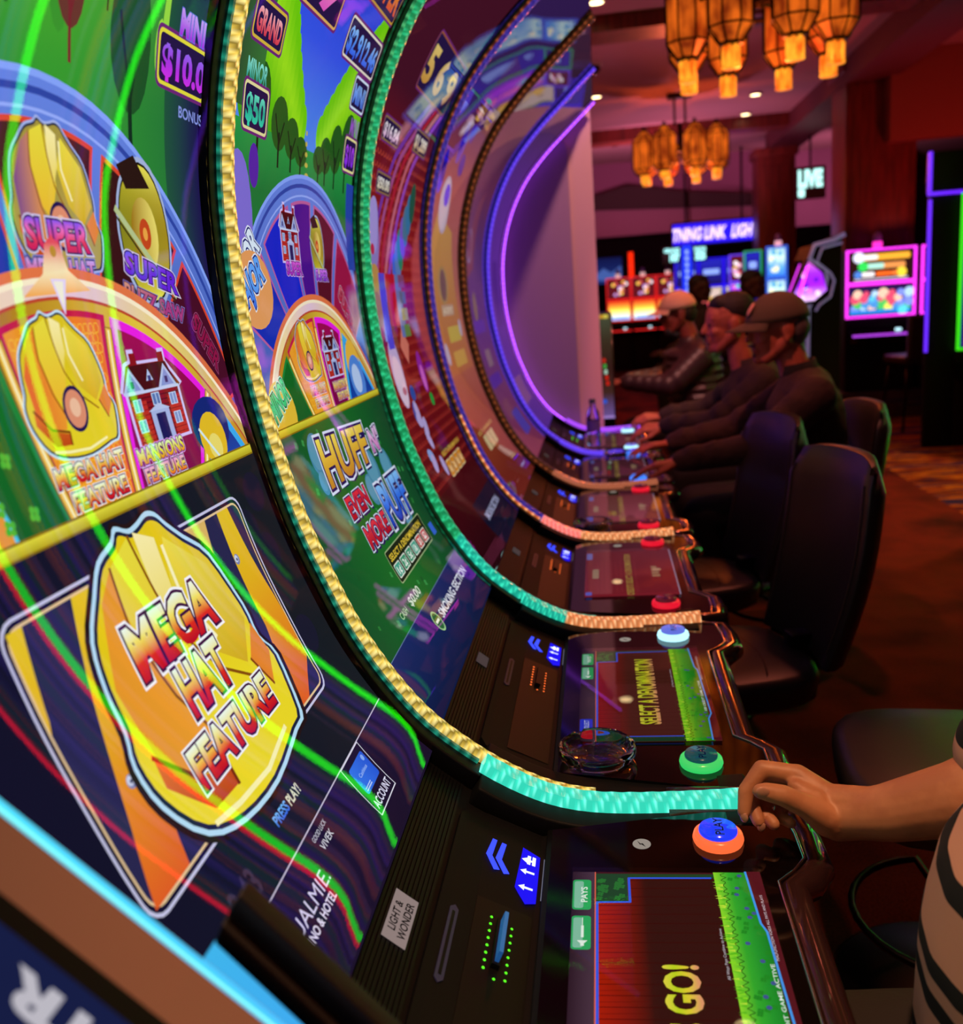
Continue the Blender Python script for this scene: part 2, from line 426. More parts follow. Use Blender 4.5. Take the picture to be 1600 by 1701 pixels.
# ------------------------------------------------------------- the curved slot machines
PROF = [(.20,.785),(.10,.778),(0.0,.776),(-.06,.781),(-.11,.795),(-.165,.823),(-.215,.858),(-.268,.905),(-.315,.967),(-.357,1.04),(-.39,1.12),(-.418,1.20),(-.44,1.29),(-.456,1.38),(-.465,1.47),(-.467,1.56),(-.463,1.65),(-.449,1.74),(-.428,1.82),(-.398,1.90),(-.36,1.975),(-.315,2.045),(-.26,2.11),(-.19,2.18),(-.11,2.25),(-.03,2.32),(.04,2.38)]
def dense(P, n=10):
    Q = [Vector(p) for p in P]; Q = [2*Q[0]-Q[1]]+Q+[2*Q[-1]-Q[-2]]; out = []
    for i in range(1, len(Q)-2):
        a, b_, c, d = Q[i-1:i+3]
        for k in range(n):
            t = k/n; out.append(.5*((2*b_)+(c-a)*t+(2*a-5*b_+4*c-d)*t*t+(3*b_-a-3*c+d)*t**3))
    out.append(Q[-2]); return out
DP = dense(PROF); SS = [0]
for a_, b_ in zip(DP, DP[1:]): SS.append(SS[-1]+(b_-a_).length)
BAND = .02; NS = int(SS[-1]/BAND)+1
def _at(s):
    s = max(0, min(SS[-1]-1e-6, s)); lo, hi = 0, len(SS)-1
    while hi-lo > 1:
        m = (lo+hi)//2
        if SS[m] <= s: lo = m
        else: hi = m
    t = (s-SS[lo])/(SS[hi]-SS[lo]); return DP[lo].lerp(DP[hi], t)
NODE = [(_at(k*BAND)) for k in range(NS+1)]
NRM = []
for k in range(NS+1):
    t = (_at(min(k*BAND+.012, SS[-1]))-_at(max(k*BAND-.012, 0))).normalized(); NRM.append(Vector((t.y, -t.x)))
def surf(s, d):
    k = max(0, min(NS-1, int(math.floor(s/BAND+1e-7)))); t = max(0, min(1.0, s/BAND-k))
    p = NODE[k].lerp(NODE[k+1], t); n = NRM[k].lerp(NRM[k+1], t); return p.x+n.x*d, p.y+n.y*d
S_TOP = NS*BAND-.02
def sweep(mb, u0, u1, s0, s1, d0, d1, c, step=.02, col=None, bump=None, skew=0):
    """a bar following the display curve; bump(i)->extra height; col(i,s)->colour"""
    n = max(2, int(round((s1-s0)/step))); vs = []; cs = []; fs = []
    for i in range(n+1):
        s = s0+(s1-s0)*i/n; e = bump(i) if bump else 0
        for (u, d) in ((u0, d0), (u0, d1+e*.5), ((u0+u1)/2, d1+e), (u1, d1+e*.5), (u1, d0)):
            x, z = surf(s, d); vs.append((x, c+u, z))
        cs += [col(int(i+skew*q_), s) if col else (1, 1, 1, 1) for q_ in (0, 1, 2, 3, 4)]
    for i in range(n):
        for k in range(5):
            fs.append((i*5+k, i*5+(k+1) % 5, (i+1)*5+(k+1) % 5, (i+1)*5+k))
    fs.append((0, 1, 2, 3, 4)); fs.append(tuple(n*5+k for k in (4, 3, 2, 1, 0)))
    mb.add(vs, fs, cs)
def pitch(i): return .8325+.7355*(i-1)
def beads(c1, c2, glow=1.0, period=3, lo=.45):
    a = lin(c1, glow); b2 = lin(c2, glow)
    def f(i, s):
        m = i % period; return a if m == 0 else (b2 if m == 1 else tuple(x*lo for x in b2[:3])+(1,))
    return f
def by_s(*rng):
    """rng = (s_limit, fn) ascending"""
    def f(i, s):
        for lim, g in rng:
            if s < lim: return g(i, s)
        return rng[-1][1](i, s)
    return f
DECK_EDGE = [(-.352,.190),(-.335,.226),(-.28,.232),(-.225,.232),(-.2,.215),(-.178,.193),(0,.193),(.178,.193),(.2,.215),(.225,.232),(.28,.232),(.335,.226),(.352,.190)]
def machine(i, label, near, far, chunk, ring_cols, cap_cols, sign_led, maker):
    c = pitch(i); root = thing('slot_machine', label, 'slot machine', (-.35, c, 0), 0, 'curved slot machines in the long row')
    # --- body
    fp = [surf(s*BAND, -.034) for s in range(int(.3/BAND), NS)]
    back = [(surf(S_TOP, -.034)[0]-.03, surf(S_TOP, -.034)[1]+.04), (-.16, 2.42), (-.42, 2.2), (-.62, 1.95), (-.72, 1.6), (-.74, 0), (-.1, 0), (-.1, .66), (-.04, .71), (-.09, .76)]
    b = MB(); b.prism(fp+back, lambda a, z, h: (a, c+h, z), -.3655, .3655); b.build('cabinet', M_CAB, root)
    # side fins that carry the light strips
    for sg in (-1, 1):
        b = MB(); e = sorted((sg*.334, sg*.3655)); sweep(b, e[0], e[1], .40, S_TOP, -.036, -.008, c); b.build('side_fin', M_BLACK, root, bevel=.003)
        b = MB(); e = sorted((sg*.300, sg*.3655)); sweep(b, e[0], e[1], .02, .40, -.04, -.006, c); b.build('side_rail', M_CAB, root, bevel=.004)
    # --- console deck
    b = MB(); b.prism([(-.36, -.10)]+DECK_EDGE+[(.36, -.10)], lambda u, x, h: (x, c+u, h), .70, .768); b.build('console', M_BLACK, root, bevel=.004)
    b = MB(); b.prism([(-.29, -.092)]+[(u*.985, x-.008) for u, x in DECK_EDGE]+[(.29, -.092)], lambda u, x, h: (x, c+u, h), .768, .7745); b.build('deck_glass', M_GLOSS, root)
    b = MB(); b.tube([(x+.006, c+u, .757) for u, x in [(-.344, .06), (-.344, .17)]+DECK_EDGE[1:-1]+[(.344, .17), (.344, .06)]], .0205, 14, flat=1.0); b.build('bumper', M_BRONZE, root, smooth=True)
    b = MB(); b.tube([(x-.010, c+u, .7755) for u, x in DECK_EDGE], .0022, 6); b.build('edge_line', M_CHROME, root, smooth=True)
    # lower door
    b = MB(); b.prism([(-.3, .08), (.3, .08), (.3, .62), (-.3, .62)], lambda u, z, h: (h, c+u, z), -.1, -.085); b.build('lower_door', M_PANEL, root, bevel=.006)
    # --- grille band and maker plate
    b = MB()
    for k in range(14): sweep(b, -.330, .330, .414+k*.0052, .4175+k*.0052, -.036, -.031, c, .004)
    b.build('grille', M_BLACK, root)
    A = Art(lambda u, v, h: (surf(v, -.029+h)[0], c+u, surf(v, -.029+h)[1]), BAND)
    A.rect(-.022, .055, .428, .457, '#b09a96') if maker else A.rect(-.015, .030, .430, .452, '#5c4c4c')
    if maker:
        A.text('LIGHT &', -.006, .4445, .009, '#201818', .040, .02); A.text('WONDER', -.012, .4315, .009, '#201818', .046, .02)
    A.build('maker_plate', root, M_DIM)
    # --- card reader panel
    b = MB(); f = lambda u, v, h: (surf(v, h)[0], c+u, surf(v, h)[1])
    P = [(-.29, .36), (-.275, .398), (-.26, .408), (.26, .408), (.283, .396), (.29, .37), (.29, .30), (.282, .288), (-.282, .288), (-.29, .30)]
    b.prism([p for p in P], f, -.036, -.027); b.build('card_panel', M_PANEL, root)
    b = MB(); b.prism([(-.25, .302), (.118, .302), (.118, .366), (-.25, .366)], f, -.0275, -.0262); b.build('reader_window', M_BLACK, root)
    b = MB(); b.prism([(-.035, .384), (.076, .384), (.082, .389), (.076, .394), (-.035, .394), (-.041, .389)], f, -.0275, -.0255); sl = b.build('bill_slot', mat('slot_blue', '#34386a', .5) if 'slot_blue' not in bpy.data.materials else bpy.data.materials['slot_blue'], root)
    b = MB(); b.prism([(-.03, .3873), (.071, .3873), (.071, .3908), (-.03, .3908)], f, -.0256, -.0252); b.build('slot_mouth', M_BLACK, sl)
    A = Art(lambda u, v, h: (surf(v, -.0245+h)[0], c+u, surf(v, -.0245+h)[1]), BAND)
    for ds in (0, .014):
        A.poly([(.180, .334+ds*.9), (.202, .346+ds*.9), (.237, .343+ds*.9), (.237, .349+ds*.9), (.200, .354+ds*.9), (.176, .341+ds*.9)], '#3848ff')
    A.build('chevron_light', root, M_BRIGHT)
    A = Art(lambda u, v, h: (surf(v, -.0245+h)[0], c+u, surf(v, -.0245+h)[1]), BAND)
    A.poly([(.142, .300), (.236, .300), (.246, .322), (.160, .326), (.135, .312)], '#1a10c8')
    for k, uu in enumerate((.222, .198, .166)):
        A.line([(uu, .306), (uu, .318)], .004, '#d8e0ff'); A.poly([(uu-.006, .315), (uu+.006, .315), (uu, .322)], '#d8e0ff')
        if k == 0: A.rect(uu-.008, uu+.010, .305, .309, '#f0f4ff'); A.rect(uu-.008, uu+.010, .311, .315, '#f0f4ff')
    for k in range(3): A.rect(.15, .235-.01*k, .2945-.0022*k, .2953-.0022*k, '#606070')
    A.build('ticket_sign', root, M_BRIGHT)
    # card reader with its ring of lights
    b = MB(); b.prism([(.012, .331), (.088, .331), (.088, .340), (.012, .340)], f, -.0265, -.018); cr_ = b.build('card_reader', M_BLACK, root)
    b = MB()
    for k in range(8):
        for vv, uo in ((.3465, 0), (.3225, -.006)):
            uu = .008+k*.0118+uo; x, z = surf(vv, -.0255); b.ball((x, c+uu, z), .0019, 8)
    x, z = surf(.334, -.0255)
    b.ball((x, c-.002, z), .0019, 8); b.build('reader_light', bpy.data.materials['led_'+sign_led], cr_)
    if maker:
        b = MB(); b.prism([(.016, .333), (.082, .333), (.082, .3375), (.016, .3375)], f, -.018, -.004); b.build('club_card', bpy.data.materials['card_blue'], cr_)
    # --- light strips
    b = MB(); sweep(b, -.3655, -.352, .235, S_TOP, -.01, .006, c, .0055, near, lambda k: .0010 if k % 4 < 2 else 0, 1); b.build('near_light_strip', M_LED, root, colors=True)
    b = MB(); sweep(b, .3590, .3655, .41, S_TOP, -.010, -.003, c, .006, far, lambda k: .001 if k % 4 == 0 else 0); b.build('far_light_strip', M_LED2 if i == 6 else M_LED, root, colors=True)
    b = MB(); sweep(b, .338, .3655, .012, .405, -.006, .011, c, .0035, chunk, lambda k: .0007*math.sin(k*.8), 2); b.build('console_light_strip', M_LED, root, colors=True)
    # --- buttons
    for k, u in enumerate((-.268, .266)):
        b = MB(); b.lathe([(.0, 0), (.031, 0), (.0325, .004), (.031, .010), (.026, .013), (.0, .013)], (.123, c+u, .7745), 32)
        r = b.build('play_button', bpy.data.materials['ring_'+ring_cols[k]], root, smooth=True, label=None)
        b = MB(); b.lathe([(0, .010), (.0245, .010), (.0245, .016), (.0235, .0185), (0, .0200)], (.123, c+u, .7745), 32)
        cp = b.build('button_cap', bpy.data.materials['cap_'+cap_cols[k]], r, smooth=True)
        A = Art(lambda a, v, h: (-v, c+a, .7951+h)); A.text('PLAY', u-.019, -.129, .011, '#101040', u+.019, .012, outl=[(.02, '#6080ff')] if cap_cols[k] == 'blue' else ()); A.build('button_word', r, M_DIM)
    A = Art(lambda a, v, h: (-v, c+a, .7748+h)); A.circ(.257, -.025, .0118, '#b8aca0')
    A.poly([(.250, -.030), (.259, -.026), (.256, -.0245), (.265, -.019), (.2555, -.0225), (.2585, -.0245)], '#100808')
    A.build('service_button', root, M_DIM)
    return root, c
def screen_art(c): return Art(lambda u, v, h: (surf(v, -.0205+h)[0], c+u, surf(v, -.0205+h)[1]), BAND, -.325, .332, .475, S_TOP)
def deck_art(c): return Art(lambda u, v, h: (-v, c+u, .7750+h), .006, -.1955, .1955, -.1635, .0625)
def screen_glass(c, root):
    b = MB(); vs = []; fs = []
    ks = list(range(96, int(S_TOP*200)))
    for k in ks:
        p_ = _at(k*.005); t_ = (_at(min(SS[-1], k*.005+.03))-_at(k*.005-.03)).normalized(); x, z = p_.x-t_.y*.0095, p_.y+t_.x*.0095
        for u in (-.333, 0, .333): vs.append((x, c+u, z))
    for i in range(len(ks)-1):
        for j in range(2): fs.append((i*3+j, i*3+j+1, (i+1)*3+j+1, (i+1)*3+j))
    b.add(vs, fs); b.build('display_glass', M_GLASS, root, smooth=True, recalc=False)
def deck_pane(c, root):
    b = MB(); b.add([(-.0625, c-.196, .7812), (.1635, c-.196, .7812), (.1635, c+.196, .7812), (-.0625, c+.196, .7812)], [(0, 1, 2, 3)]); b.build('deck_pane', M_DECKGLASS, root, recalc=False)
for n, h in (('green', '#58ff20'), ('orange', '#ff7030')): mat('led_'+n, '#000000', .4, emis=h, es=1.6)
mat('card_blue', '#3080d8', .4, emis='#2058a0', es=.5)
for n, h, s_ in (('orange', '#ff6a38', 1.1), ('green', '#30c860', 1.1), ('white', '#b0f0ff', 1.5), ('red', '#e81830', 1.0), ('blueish', '#4080ff', 1.3)): mat('ring_'+n, '#402020', .25, emis=h, es=s_)
for n, h, s_ in (('blue', '#1c38f0', 1.1), ('teal', '#10484a', .9), ('violet', '#6878e8', .9), ('maroon', '#701828', .6), ('sky', '#3878f0', 1.0)): mat('cap_'+n, '#101020', .15, emis=h, es=s_)

gold = beads('#ffe890', '#f0c850', 1.0, 4, .25)
teal_dark = beads('#1c8068', '#0e5040', 1.0, 3)
teal = beads('#38e0b8', '#18a088', 1.0, 4, .8)
cyan = beads('#7affe8', '#38e0c0', 1.0, 7, .75)
green = beads('#2cc080', '#1a8850', 1.0, 4, .7)
orange = beads('#ffb070', '#e07030', 1.0, 4, .6)
pink = beads('#ffa0a0', '#ff7060', 1.0, 4, .7)
rust = beads('#a05028', '#602818', .8, 4, .6)
violet = beads('#8058ff', '#5030e0', 1.0, 4, .8)
navyc = beads('#3828a8', '#281888', .8, 4, .8)
purple = beads('#c060ff', '#a040ff', 1.0, 4, .9)
peach = beads('#ffc890', '#e88850', 1.0, 6, .6)
R1, C1 = machine(1, 'nearest full curved slot machine, its display showing a giant yellow hard hat sign', beads('#40d8ff', '#28a8e8'), by_s((9, teal_dark)), cyan, ('green', 'orange'), ('teal', 'blue'), 'green', True)
R2, C2 = machine(2, 'curved slot machine with gold light strip and green meadow display, clear ashtray on its console', gold, by_s((.6, teal), (1.2, green), (9, beads('#4aa868', '#287848'))), by_s((.30, peach), (9, teal)), ('green', 'white'), ('teal', 'violet'), 'orange', False)
R3, C3 = machine(3, 'curved slot machine with dark red scaled display, third along the row from the hand', by_s((.6, teal), (9, green)), by_s((.8, orange), (9, rust)), by_s((.28, peach), (9, pink)), ('red', 'red'), ('maroon', 'maroon'), 'orange', False)
R4, C4 = machine(4, 'curved slot machine with rust and gold display, its empty chair pushed in', beads('#4838a0', '#382888', .8, 4, .8), by_s((9, rust)), by_s((9, beads('#c07050', '#904830'))), ('red', 'red'), ('maroon', 'maroon'), 'orange', False)
R5, C5 = machine(5, 'curved slot machine played by the man in the olive cap', beads('#5c3018', '#381c10', .8, 4, .8), by_s((9, navyc)), by_s((9, violet)), ('blueish', 'blueish'), ('sky', 'sky'), 'orange', False)
R6, C6 = machine(6, 'last curved slot machine of the row, against the violet-lit end wall', violet, by_s((9, purple)), by_s((9, purple)), ('white', 'white'), ('violet', 'violet'), 'green', False)
# ------------------------------------------------------------- display artwork
rnd = random.Random(3)
HAT = [(.50,.982),(.44,.975),(.375,1.0),(.335,.965),(.24,.93),(.165,.85),(.08,.745),(.045,.61),(.035,.485),(0,.39),(.02,.25),(.125,.09),(.305,.017),(.56,0),(.835,.05),(.94,.08),(1.0,.30),(.94,.41),(.945,.545),(.865,.77),(.74,.875),(.665,.94),(.62,.985),(.565,1.0)]
def smooth_loop(P, n=3):
    out = []; m = len(P)
    for i in range(m):
        a, b, c, d = P[i-1], P[i], P[(i+1) % m], P[(i+2) % m]
        for k in range(n):
            t = k/n; out.append(tuple(.5*(2*b[j]+(c[j]-a[j])*t+(2*a[j]-5*b[j]+4*c[j]-d[j])*t*t+(3*b[j]-a[j]-3*c[j]+d[j])*t**3) for j in (0, 1)))
    return out
def hat(A, u0, u1, v0, v1, out='#c8dcff', body='#e8d018', side='#e07820', brim='#f0dc30', emblem=True, glow=None):
    X = lambda a: u0+(u1-u0)*a; Y = lambda b: v0+(v1-v0)*b
    cx, cy = .5, .48
    def sc(P, k): return [(X(cx+(a-cx)*k), Y(cy+(b-cy)*k)) for a, b in P]
    if glow: A.poly([(X(cx+(a-cx)*1.12), Y(cy+(b-cy)*1.10)) for a, b in smooth_loop(HAT)], glow)
    H = smooth_loop(HAT)
    A.poly([(X(a+(a-cx)*.07), Y(b+(b-cy)*.065)) for a, b in H], out); A.poly([(X(a+(a-cx)*.035), Y(b+(b-cy)*.03)) for a, b in H], '#1c2440')
    A.poly([(X(a), Y(b)) for a, b in H], grad(Y(0), Y(1), brim, brim, body, body))
    P = lambda *q: [(X(a), Y(b)) for a, b in q]
    A.poly(P((.06, .60), (.17, .84), (.27, .92), (.26, .7), (.33, .45), (.40, .30), (.36, .20), (.18, .22), (.08, .34)), gradu(X(.05), X(.4), side, '#f0a030'))   # left flank
    A.poly(P((.27, .92), (.42, .985), (.5, .80), (.52, .60), (.42, .36), (.33, .45), (.26, .7)), grad(Y(.3), Y(.98), '#f0b830', '#ece040'))
    A.poly(P((.62, .93), (.84, .76), (.93, .50), (.80, .36), (.64, .48), (.55, .72)), grad(Y(.36), Y(.93), '#d8b020', '#f0e048'))
    A.poly(P((.455, .99), (.57, .94), (.56, .74), (.50, .60), (.455, .74)), grad(Y(.6), Y(.99), '#f0d850', '#fff4b0'))
    A.line(P((.42, .985), (.455, .78), (.50, .60), (.62, .42), (.80, .30)), (u1-u0)*.012, '#8a5010')
    A.line(P((.27, .92), (.25, .72), (.31, .46), (.40, .28)), (u1-u0)*.012, '#8a5010')
    A.line(P((.60, .90), (.60, .72), (.69, .52)), (u1-u0)*.018, '#fff8c0')
    A.poly(P((.06, .36), (.20, .21), (.37, .17), (.37, .09), (.20, .10), (.05, .27)), grad(Y(.1), Y(.36), '#c04818', '#e87828'))
    A.line(P((.06, .37), (.20, .22), (.38, .18), (.37, .09)), (u1-u0)*.016, '#7a2c10')
    A.poly(P((.83, .36), (.95, .47), (.985, .33), (.90, .22)), '#e8882c'); A.line(P((.83, .36), (.90, .22)), (u1-u0)*.012, '#8a4010')
    A.line(P((.16, .07), (.32, .045), (.56, .03), (.80, .075)), (u1-u0)*.018, '#fff8b0')
    if emblem:
        A.circ(X(.52), Y(.33), (u1-u0)*.14, '#241850', 24, (v1-v0)*.17); A.circ(X(.52), Y(.33), (u1-u0)*.115, '#e09070', 24, (v1-v0)*.14); A.circ(X(.52), Y(.34), (u1-u0)*.06, '#f0c0a0', 20, (v1-v0)*.07)
def house(A, u0, u1, v0, v1, trim='#b8c8f0'):
    X = lambda a: u0+(u1-u0)*a; Y = lambda b: v0+(v1-v0)*b; P = lambda *q: [(X(a), Y(b)) for a, b in q]; w = (u1-u0)
    sil = [(.0, .0), (0, .60), (-.07, .63), (.08, .92), (.18, .95), (.18, 1.06), (.29, 1.06), (.30, .93), (.72, .93), (.72, 1.04), (.84, 1.04), (.84, .90), (1.07, .62), (1.0, .58), (1.0, 0)]
    A.poly([(X(.5+(a-.5)*1.09), Y(.48+(b-.48)*1.08)) for a, b in sil], '#d8c8ff'); A.poly(P(*sil), '#8c1420')
    for k in range(9): A.rect(X(0), X(1), Y(.03+k*.062), Y(.045+k*.062), '#5c0c1c')
    A.rect(X(0), X(.3), Y(0), Y(.5), '#c03028'); A.rect(X(.74), X(1), Y(0), Y(.5), '#c03028')
    for k in range(8): A.rect(X(0), X(.3), Y(.03+k*.06), Y(.038+k*.06), '#701018'); A.rect(X(.74), X(1), Y(.03+k*.06), Y(.038+k*.06), '#701018')
    A.poly(P((.02, .62), (.12, .92), (.86, .92), (1.0, .62)), '#4a1018')
    for a in (.12, .80): A.poly(P((a-.20, .60), (a+.21, .60), (a, .90)), trim); A.poly(P((a-.13, .63), (a+.14, .63), (a, .84)), '#8898d8'); A.rect(X(a-.03), X(a+.03), Y(.66), Y(.74), '#303070')
    A.poly(P((.40, .72), (.54, .72), (.47, .86)), trim); A.rect(X(.44), X(.50), Y(.72), Y(.78), '#404080')
    A.rect(X(-.05), X(1.03), Y(.585), Y(.62), '#c8d4f8')
    for a in (.13, .85):
        for b in (.14, .38): A.rect(X(a-.075), X(a+.075), Y(b), Y(b+.15), '#c8e0ff'); A.rect(X(a-.06), X(a-.005), Y(b+.01), Y(b+.14), '#7a98d0'); A.rect(X(a+.01), X(a+.06), Y(b+.01), Y(b+.14), '#7a98d0')
    A.rect(X(.42), X(.58), Y(.42), Y(.57), '#c8e0ff'); A.rect(X(.435), X(.495), Y(.43), Y(.56), '#5a78b8'); A.rect(X(.51), X(.565), Y(.43), Y(.56), '#5a78b8')
    A.rect(X(.33), X(.70), Y(0), Y(.36), '#a8b8e8'); A.poly(P((.29, .36), (.73, .36), (.51, .44)), trim); A.rect(X(.42), X(.61), Y(0), Y(.32), '#201c5c')
def saw(A, u, v, r):
    A.circ(u, v, r*1.12, '#a8b8e0', 28, r*1.45); A.circ(u, v, r*1.04, '#20180c', 28, r*1.35); A.circ(u, v, r, gradu(u-r, u+r, '#8a8820', '#e8d838', '#f0e860', '#a89020'), 28, r*1.3)
    A.circ(u, v, r*.55, gradu(u-r*.5, u+r*.5, '#a07818', '#f0e070'), 24, r*.7); A.circ(u, v, r*.24, '#c84820', 20, r*.3); A.circ(u, v, r*.10, '#f0a848', 12, r*.13)
    A.poly([(u-r*.9, v+r*1.2), (u-r*.2, v+r*1.45), (u+r*.4, v+r*.9), (u-r*.6, v+r*.8)], '#2c1814')
    A.line([(u-r*1.1, v+r*.4), (u+r*1.0, v-r*1.2)], r*.14, '#b8c890'); A.line([(u-r*1.1, v+r*.25), (u+r*.9, v-r*1.3)], r*.05, '#403818')
def tree(A, u, v, w, h, leaf, trunk='#182818'):
    A.circ(u, v+h*.62, w*.5, leaf, 18, h*.38)
    A.rect(u-w*.05, u+w*.05, v, v+h*.5, trunk); A.line([(u, v+h*.35), (u-w*.28, v+h*.72)], w*.06, trunk); A.line([(u, v+h*.3), (u+w*.26, v+h*.66)], w*.06, trunk)
REDW = ('#c01028', '#e83020', '#f8e860', '#f0fff0')
def words(A, t, u0, u1, v, h, cols=REDW, o1='#f8f8ff', o2='#401040', **k):
    A.text(t, u0, v, h, grad(v, v+h, *cols), u1, .035, outl=[(.085, o1), (.045, o2)], **k)
def box_money(A, u0, u1, v0, v1, t, tc, fr='#e8e040', t_u1=None):
    A.rr(u0-.008, u1+.008, v0-.008, v1+.008, .010, '#702878'); A.rr(u0-.004, u1+.004, v0-.004, v1+.004, .008, fr); A.rr(u0, u1, v0, v1, .006, '#281848')
    A.text(t, u0+.006, v0+(v1-v0)*.16, (v1-v0)*.66, grad(v0, v1, *tc), (t_u1 or u1)-.006, .04)
def wheel_scene(A, gc, gr, bc, br, ph, sky, M=1):
    DIV = .957
    A.L = 0
    if sky:
        A.rect(-.34, .34, DIV, S_TOP, grad(1.33, 1.75, '#5ca0f8', '#3858f0', '#2430d0'), 4)
        for k in range(26):
            sd = -1 if k % 2 else 1; t = k//2/13
            uu = .045+sd*(.05+.27*t); h = .05+.24*t
            A.circ(uu, 1.39+h*.55, .022+.03*t, grad(1.33, 1.36+h*1.1, '#1c6020', '#58c010', '#a0e820', '#70d010'), 18, h*.62)
        A.rect(-.34, .34, DIV, 1.385, grad(1.30, 1.385, '#1c7838', '#2c9c48'), 4)
        for k, (uu, hh) in enumerate(((-.20, .13), (-.11, .10), (-.05, .08), (0, .06), (.10, .06), (.14, .08), (.20, .11), (.27, .14))): tree(A, uu, 1.34, .05+hh*.25, hh, '#285c20')
        for k in range(5): A.circ(.035-.003*k, 1.345+.016*k, .010-.0015*k, '#c8b850', 10, .004)
        A.rect(-.34, -.20, 1.40, S_TOP, lambda u, v: mixc(lin('#303830'), lin('#3c7838'), (u+.34)/.14), 4)
    else:
        A.rect(-.34, .34, DIV, S_TOP, lambda u, v: mixc(mixc(lin('#38a030'), lin('#70d030'), (v-1.35)/.25), lin('#1c5c40'), abs(u-.02)*2.6), 14)
        for k in range(34):
            A.circ(rnd.uniform(-.33, .25), rnd.uniform(1.40, 1.9), rnd.uniform(.006, .02), rnd.choice(['#48b028', '#80d838', '#3c9830', '#9ce048', '#2c8438']), 12, rnd.uniform(.02, .06))
        for uu, vv, w, h, c_ in ((-.05, 1.385, .04, .10, '#3c6c30'), (.045, 1.36, .05, .12, '#6a3830'), (.16, 1.29, .085, .19, '#205428'), (.11, 1.42, .03, .08, '#4c7c38'), (.0, 1.43, .03, .08, '#3c7c30')): tree(A, uu, vv, w, h, c_, '#143020' if c_ != '#6a3830' else '#7a2830')
        A.circ(-.115, 1.372, .014, '#d0c048', 12, .006); A.circ(-.095, 1.352, .020, '#d8b850', 12, .009); A.circ(-.11, 1.392, .009, '#d0c048', 10, .004)
        A.rect(.24, .34, 1.1, S_TOP, lambda u, v: mixc(lin('#246038'), lin('#201850'), (u-.22)/.1), 3)
    # blue outer wheel
    A.L = .0004
    A.ring(bc[0], bc[1], 0, br, grad(bc[1], bc[1]+br, '#3850a8', '#6888e8'), -100, 100)
    A.ring(bc[0], bc[1], br-.006, br, '#88a8ff', -100, 100); A.ring(bc[0], bc[1], br-.020, br-.014, '#3048a8', -100, 100); A.ring(bc[0], bc[1], br-.034, br-.031, '#98b0ff', -100, 100)
    ri = br-.040
    segs = {1: [(-62, -36, '#1c2890'), (-34, -15, '#2038a8'), (-13, 13.5, '#4a1c20'), (16, 43, '#3a1418'), (45.5, 75, '#4a1028')], 2: [(-62, -41, '#1830b8'), (-38, -16, '#1428d0'), (-13.5, 3, '#4c1490'), (6, 27, '#5c1428'), (29.5, 60, '#a01848')]}[M]
    for a0, a1, c_ in segs:
        A.ring(bc[0], bc[1], .10, ri, '#e04830' if M == 1 else '#c060a0', a0, a1, 14); A.ring(bc[0], bc[1], .10, ri-.005, c_, a0+.8, a1-.8, 14)
    # gold inner wheel
    A.L = .0014 if M == 1 else .0014
    A.ring(gc[0], gc[1], 0, gr+.012, grad(gc[1], gc[1]+gr, '#c05030', '#e87848'), -75, 75, 60)
    A.ring(gc[0], gc[1], 0, gr+.003, '#fff0d0', -75, 75, 60); A.ring(gc[0], gc[1], 0, gr-.002, gradu(-.35, .35, '#d8c8f8', '#f8e0a0', '#e8c8e0', '#f0d880', '#c8a850'), -75, 75, 60)
    A.ring(gc[0], gc[1], 0, gr-.014, '#c04830', -75, 75, 60); A.ring(gc[0], gc[1], 0, gr-.017, gradu(-.35, .35, '#e8b030', '#b07818', '#e8c840', '#c89028'), -75, 75, 60)
    rr = gr-.026
    # wedge fields use their own hub so the spokes lean as displayed
    hub = (gc[0]-.005, gc[1]-.075 if M == 1 else gc[1]-.04)
    def wedge(a0, a1, col, inset=0.0, rr_=rr):
        P = [hub]
        for k in range(13):
            a = math.radians(a0+(a1-a0)*k/12); dx, dy = math.sin(a), math.cos(a)
            ox, oy = hub[0]-gc[0], hub[1]-gc[1]; B = ox*dx+oy*dy; C_ = ox*ox+oy*oy-(rr_-inset)**2
            t = -B+math.sqrt(max(0, B*B-C_)); P.append((hub[0]+dx*t, hub[1]+dy*t))
        A._put([[P[0], P[k], P[k+1]] for k in range(1, 13)], col)
    w1, w2, w3, w4 = ph
    wedge(w1-30, w1-1, '#208838'); wedge(w1-29, w1-2, grad(.95, 1.1, '#186028', '#107020'), .006)
    wedge(w1+.4, w2-.6, '#c81848'); wedge(w1+1.3, w2-1.6, gradu(hub[0]-.12, hub[0]+.12, '#f0a020', '#f0602c'), .006)
    net = []
    for k in range(20):
        for j in range(26):
            uu = hub[0]-.13+j*.0095+(k % 2)*.00475; vv = .962+k*.0095; an = math.degrees(math.atan2(uu-hub[0], vv-hub[1]))
            if w1+2.2 < an < w2-2.2 and math.hypot(uu-gc[0], vv-gc[1]) < rr-.012:
                for q in range(6):
                    a, b_ = math.radians(60*q), math.radians(60*q+60)
                    net.append([(uu+.0052*math.cos(a), vv+.0055*math.sin(a)), (uu+.0052*math.cos(b_), vv+.0055*math.sin(b_)), (uu+.0042*math.cos(b_), vv+.0045*math.sin(b_)), (uu+.0042*math.cos(a), vv+.0045*math.sin(a))])
    A._put(net, '#f8c838')
    wedge(w2+.6, w3-.6, '#f020e8'); wedge(w2+2.2, w3-2.2, grad(.95, 1.13, '#780848', '#a81058'), .010)
    wedge(w3+.8, w4, '#38b0f8'); wedge(w3+3.5, w4, grad(.95, 1.05, '#1848b0', '#102878'), .012)
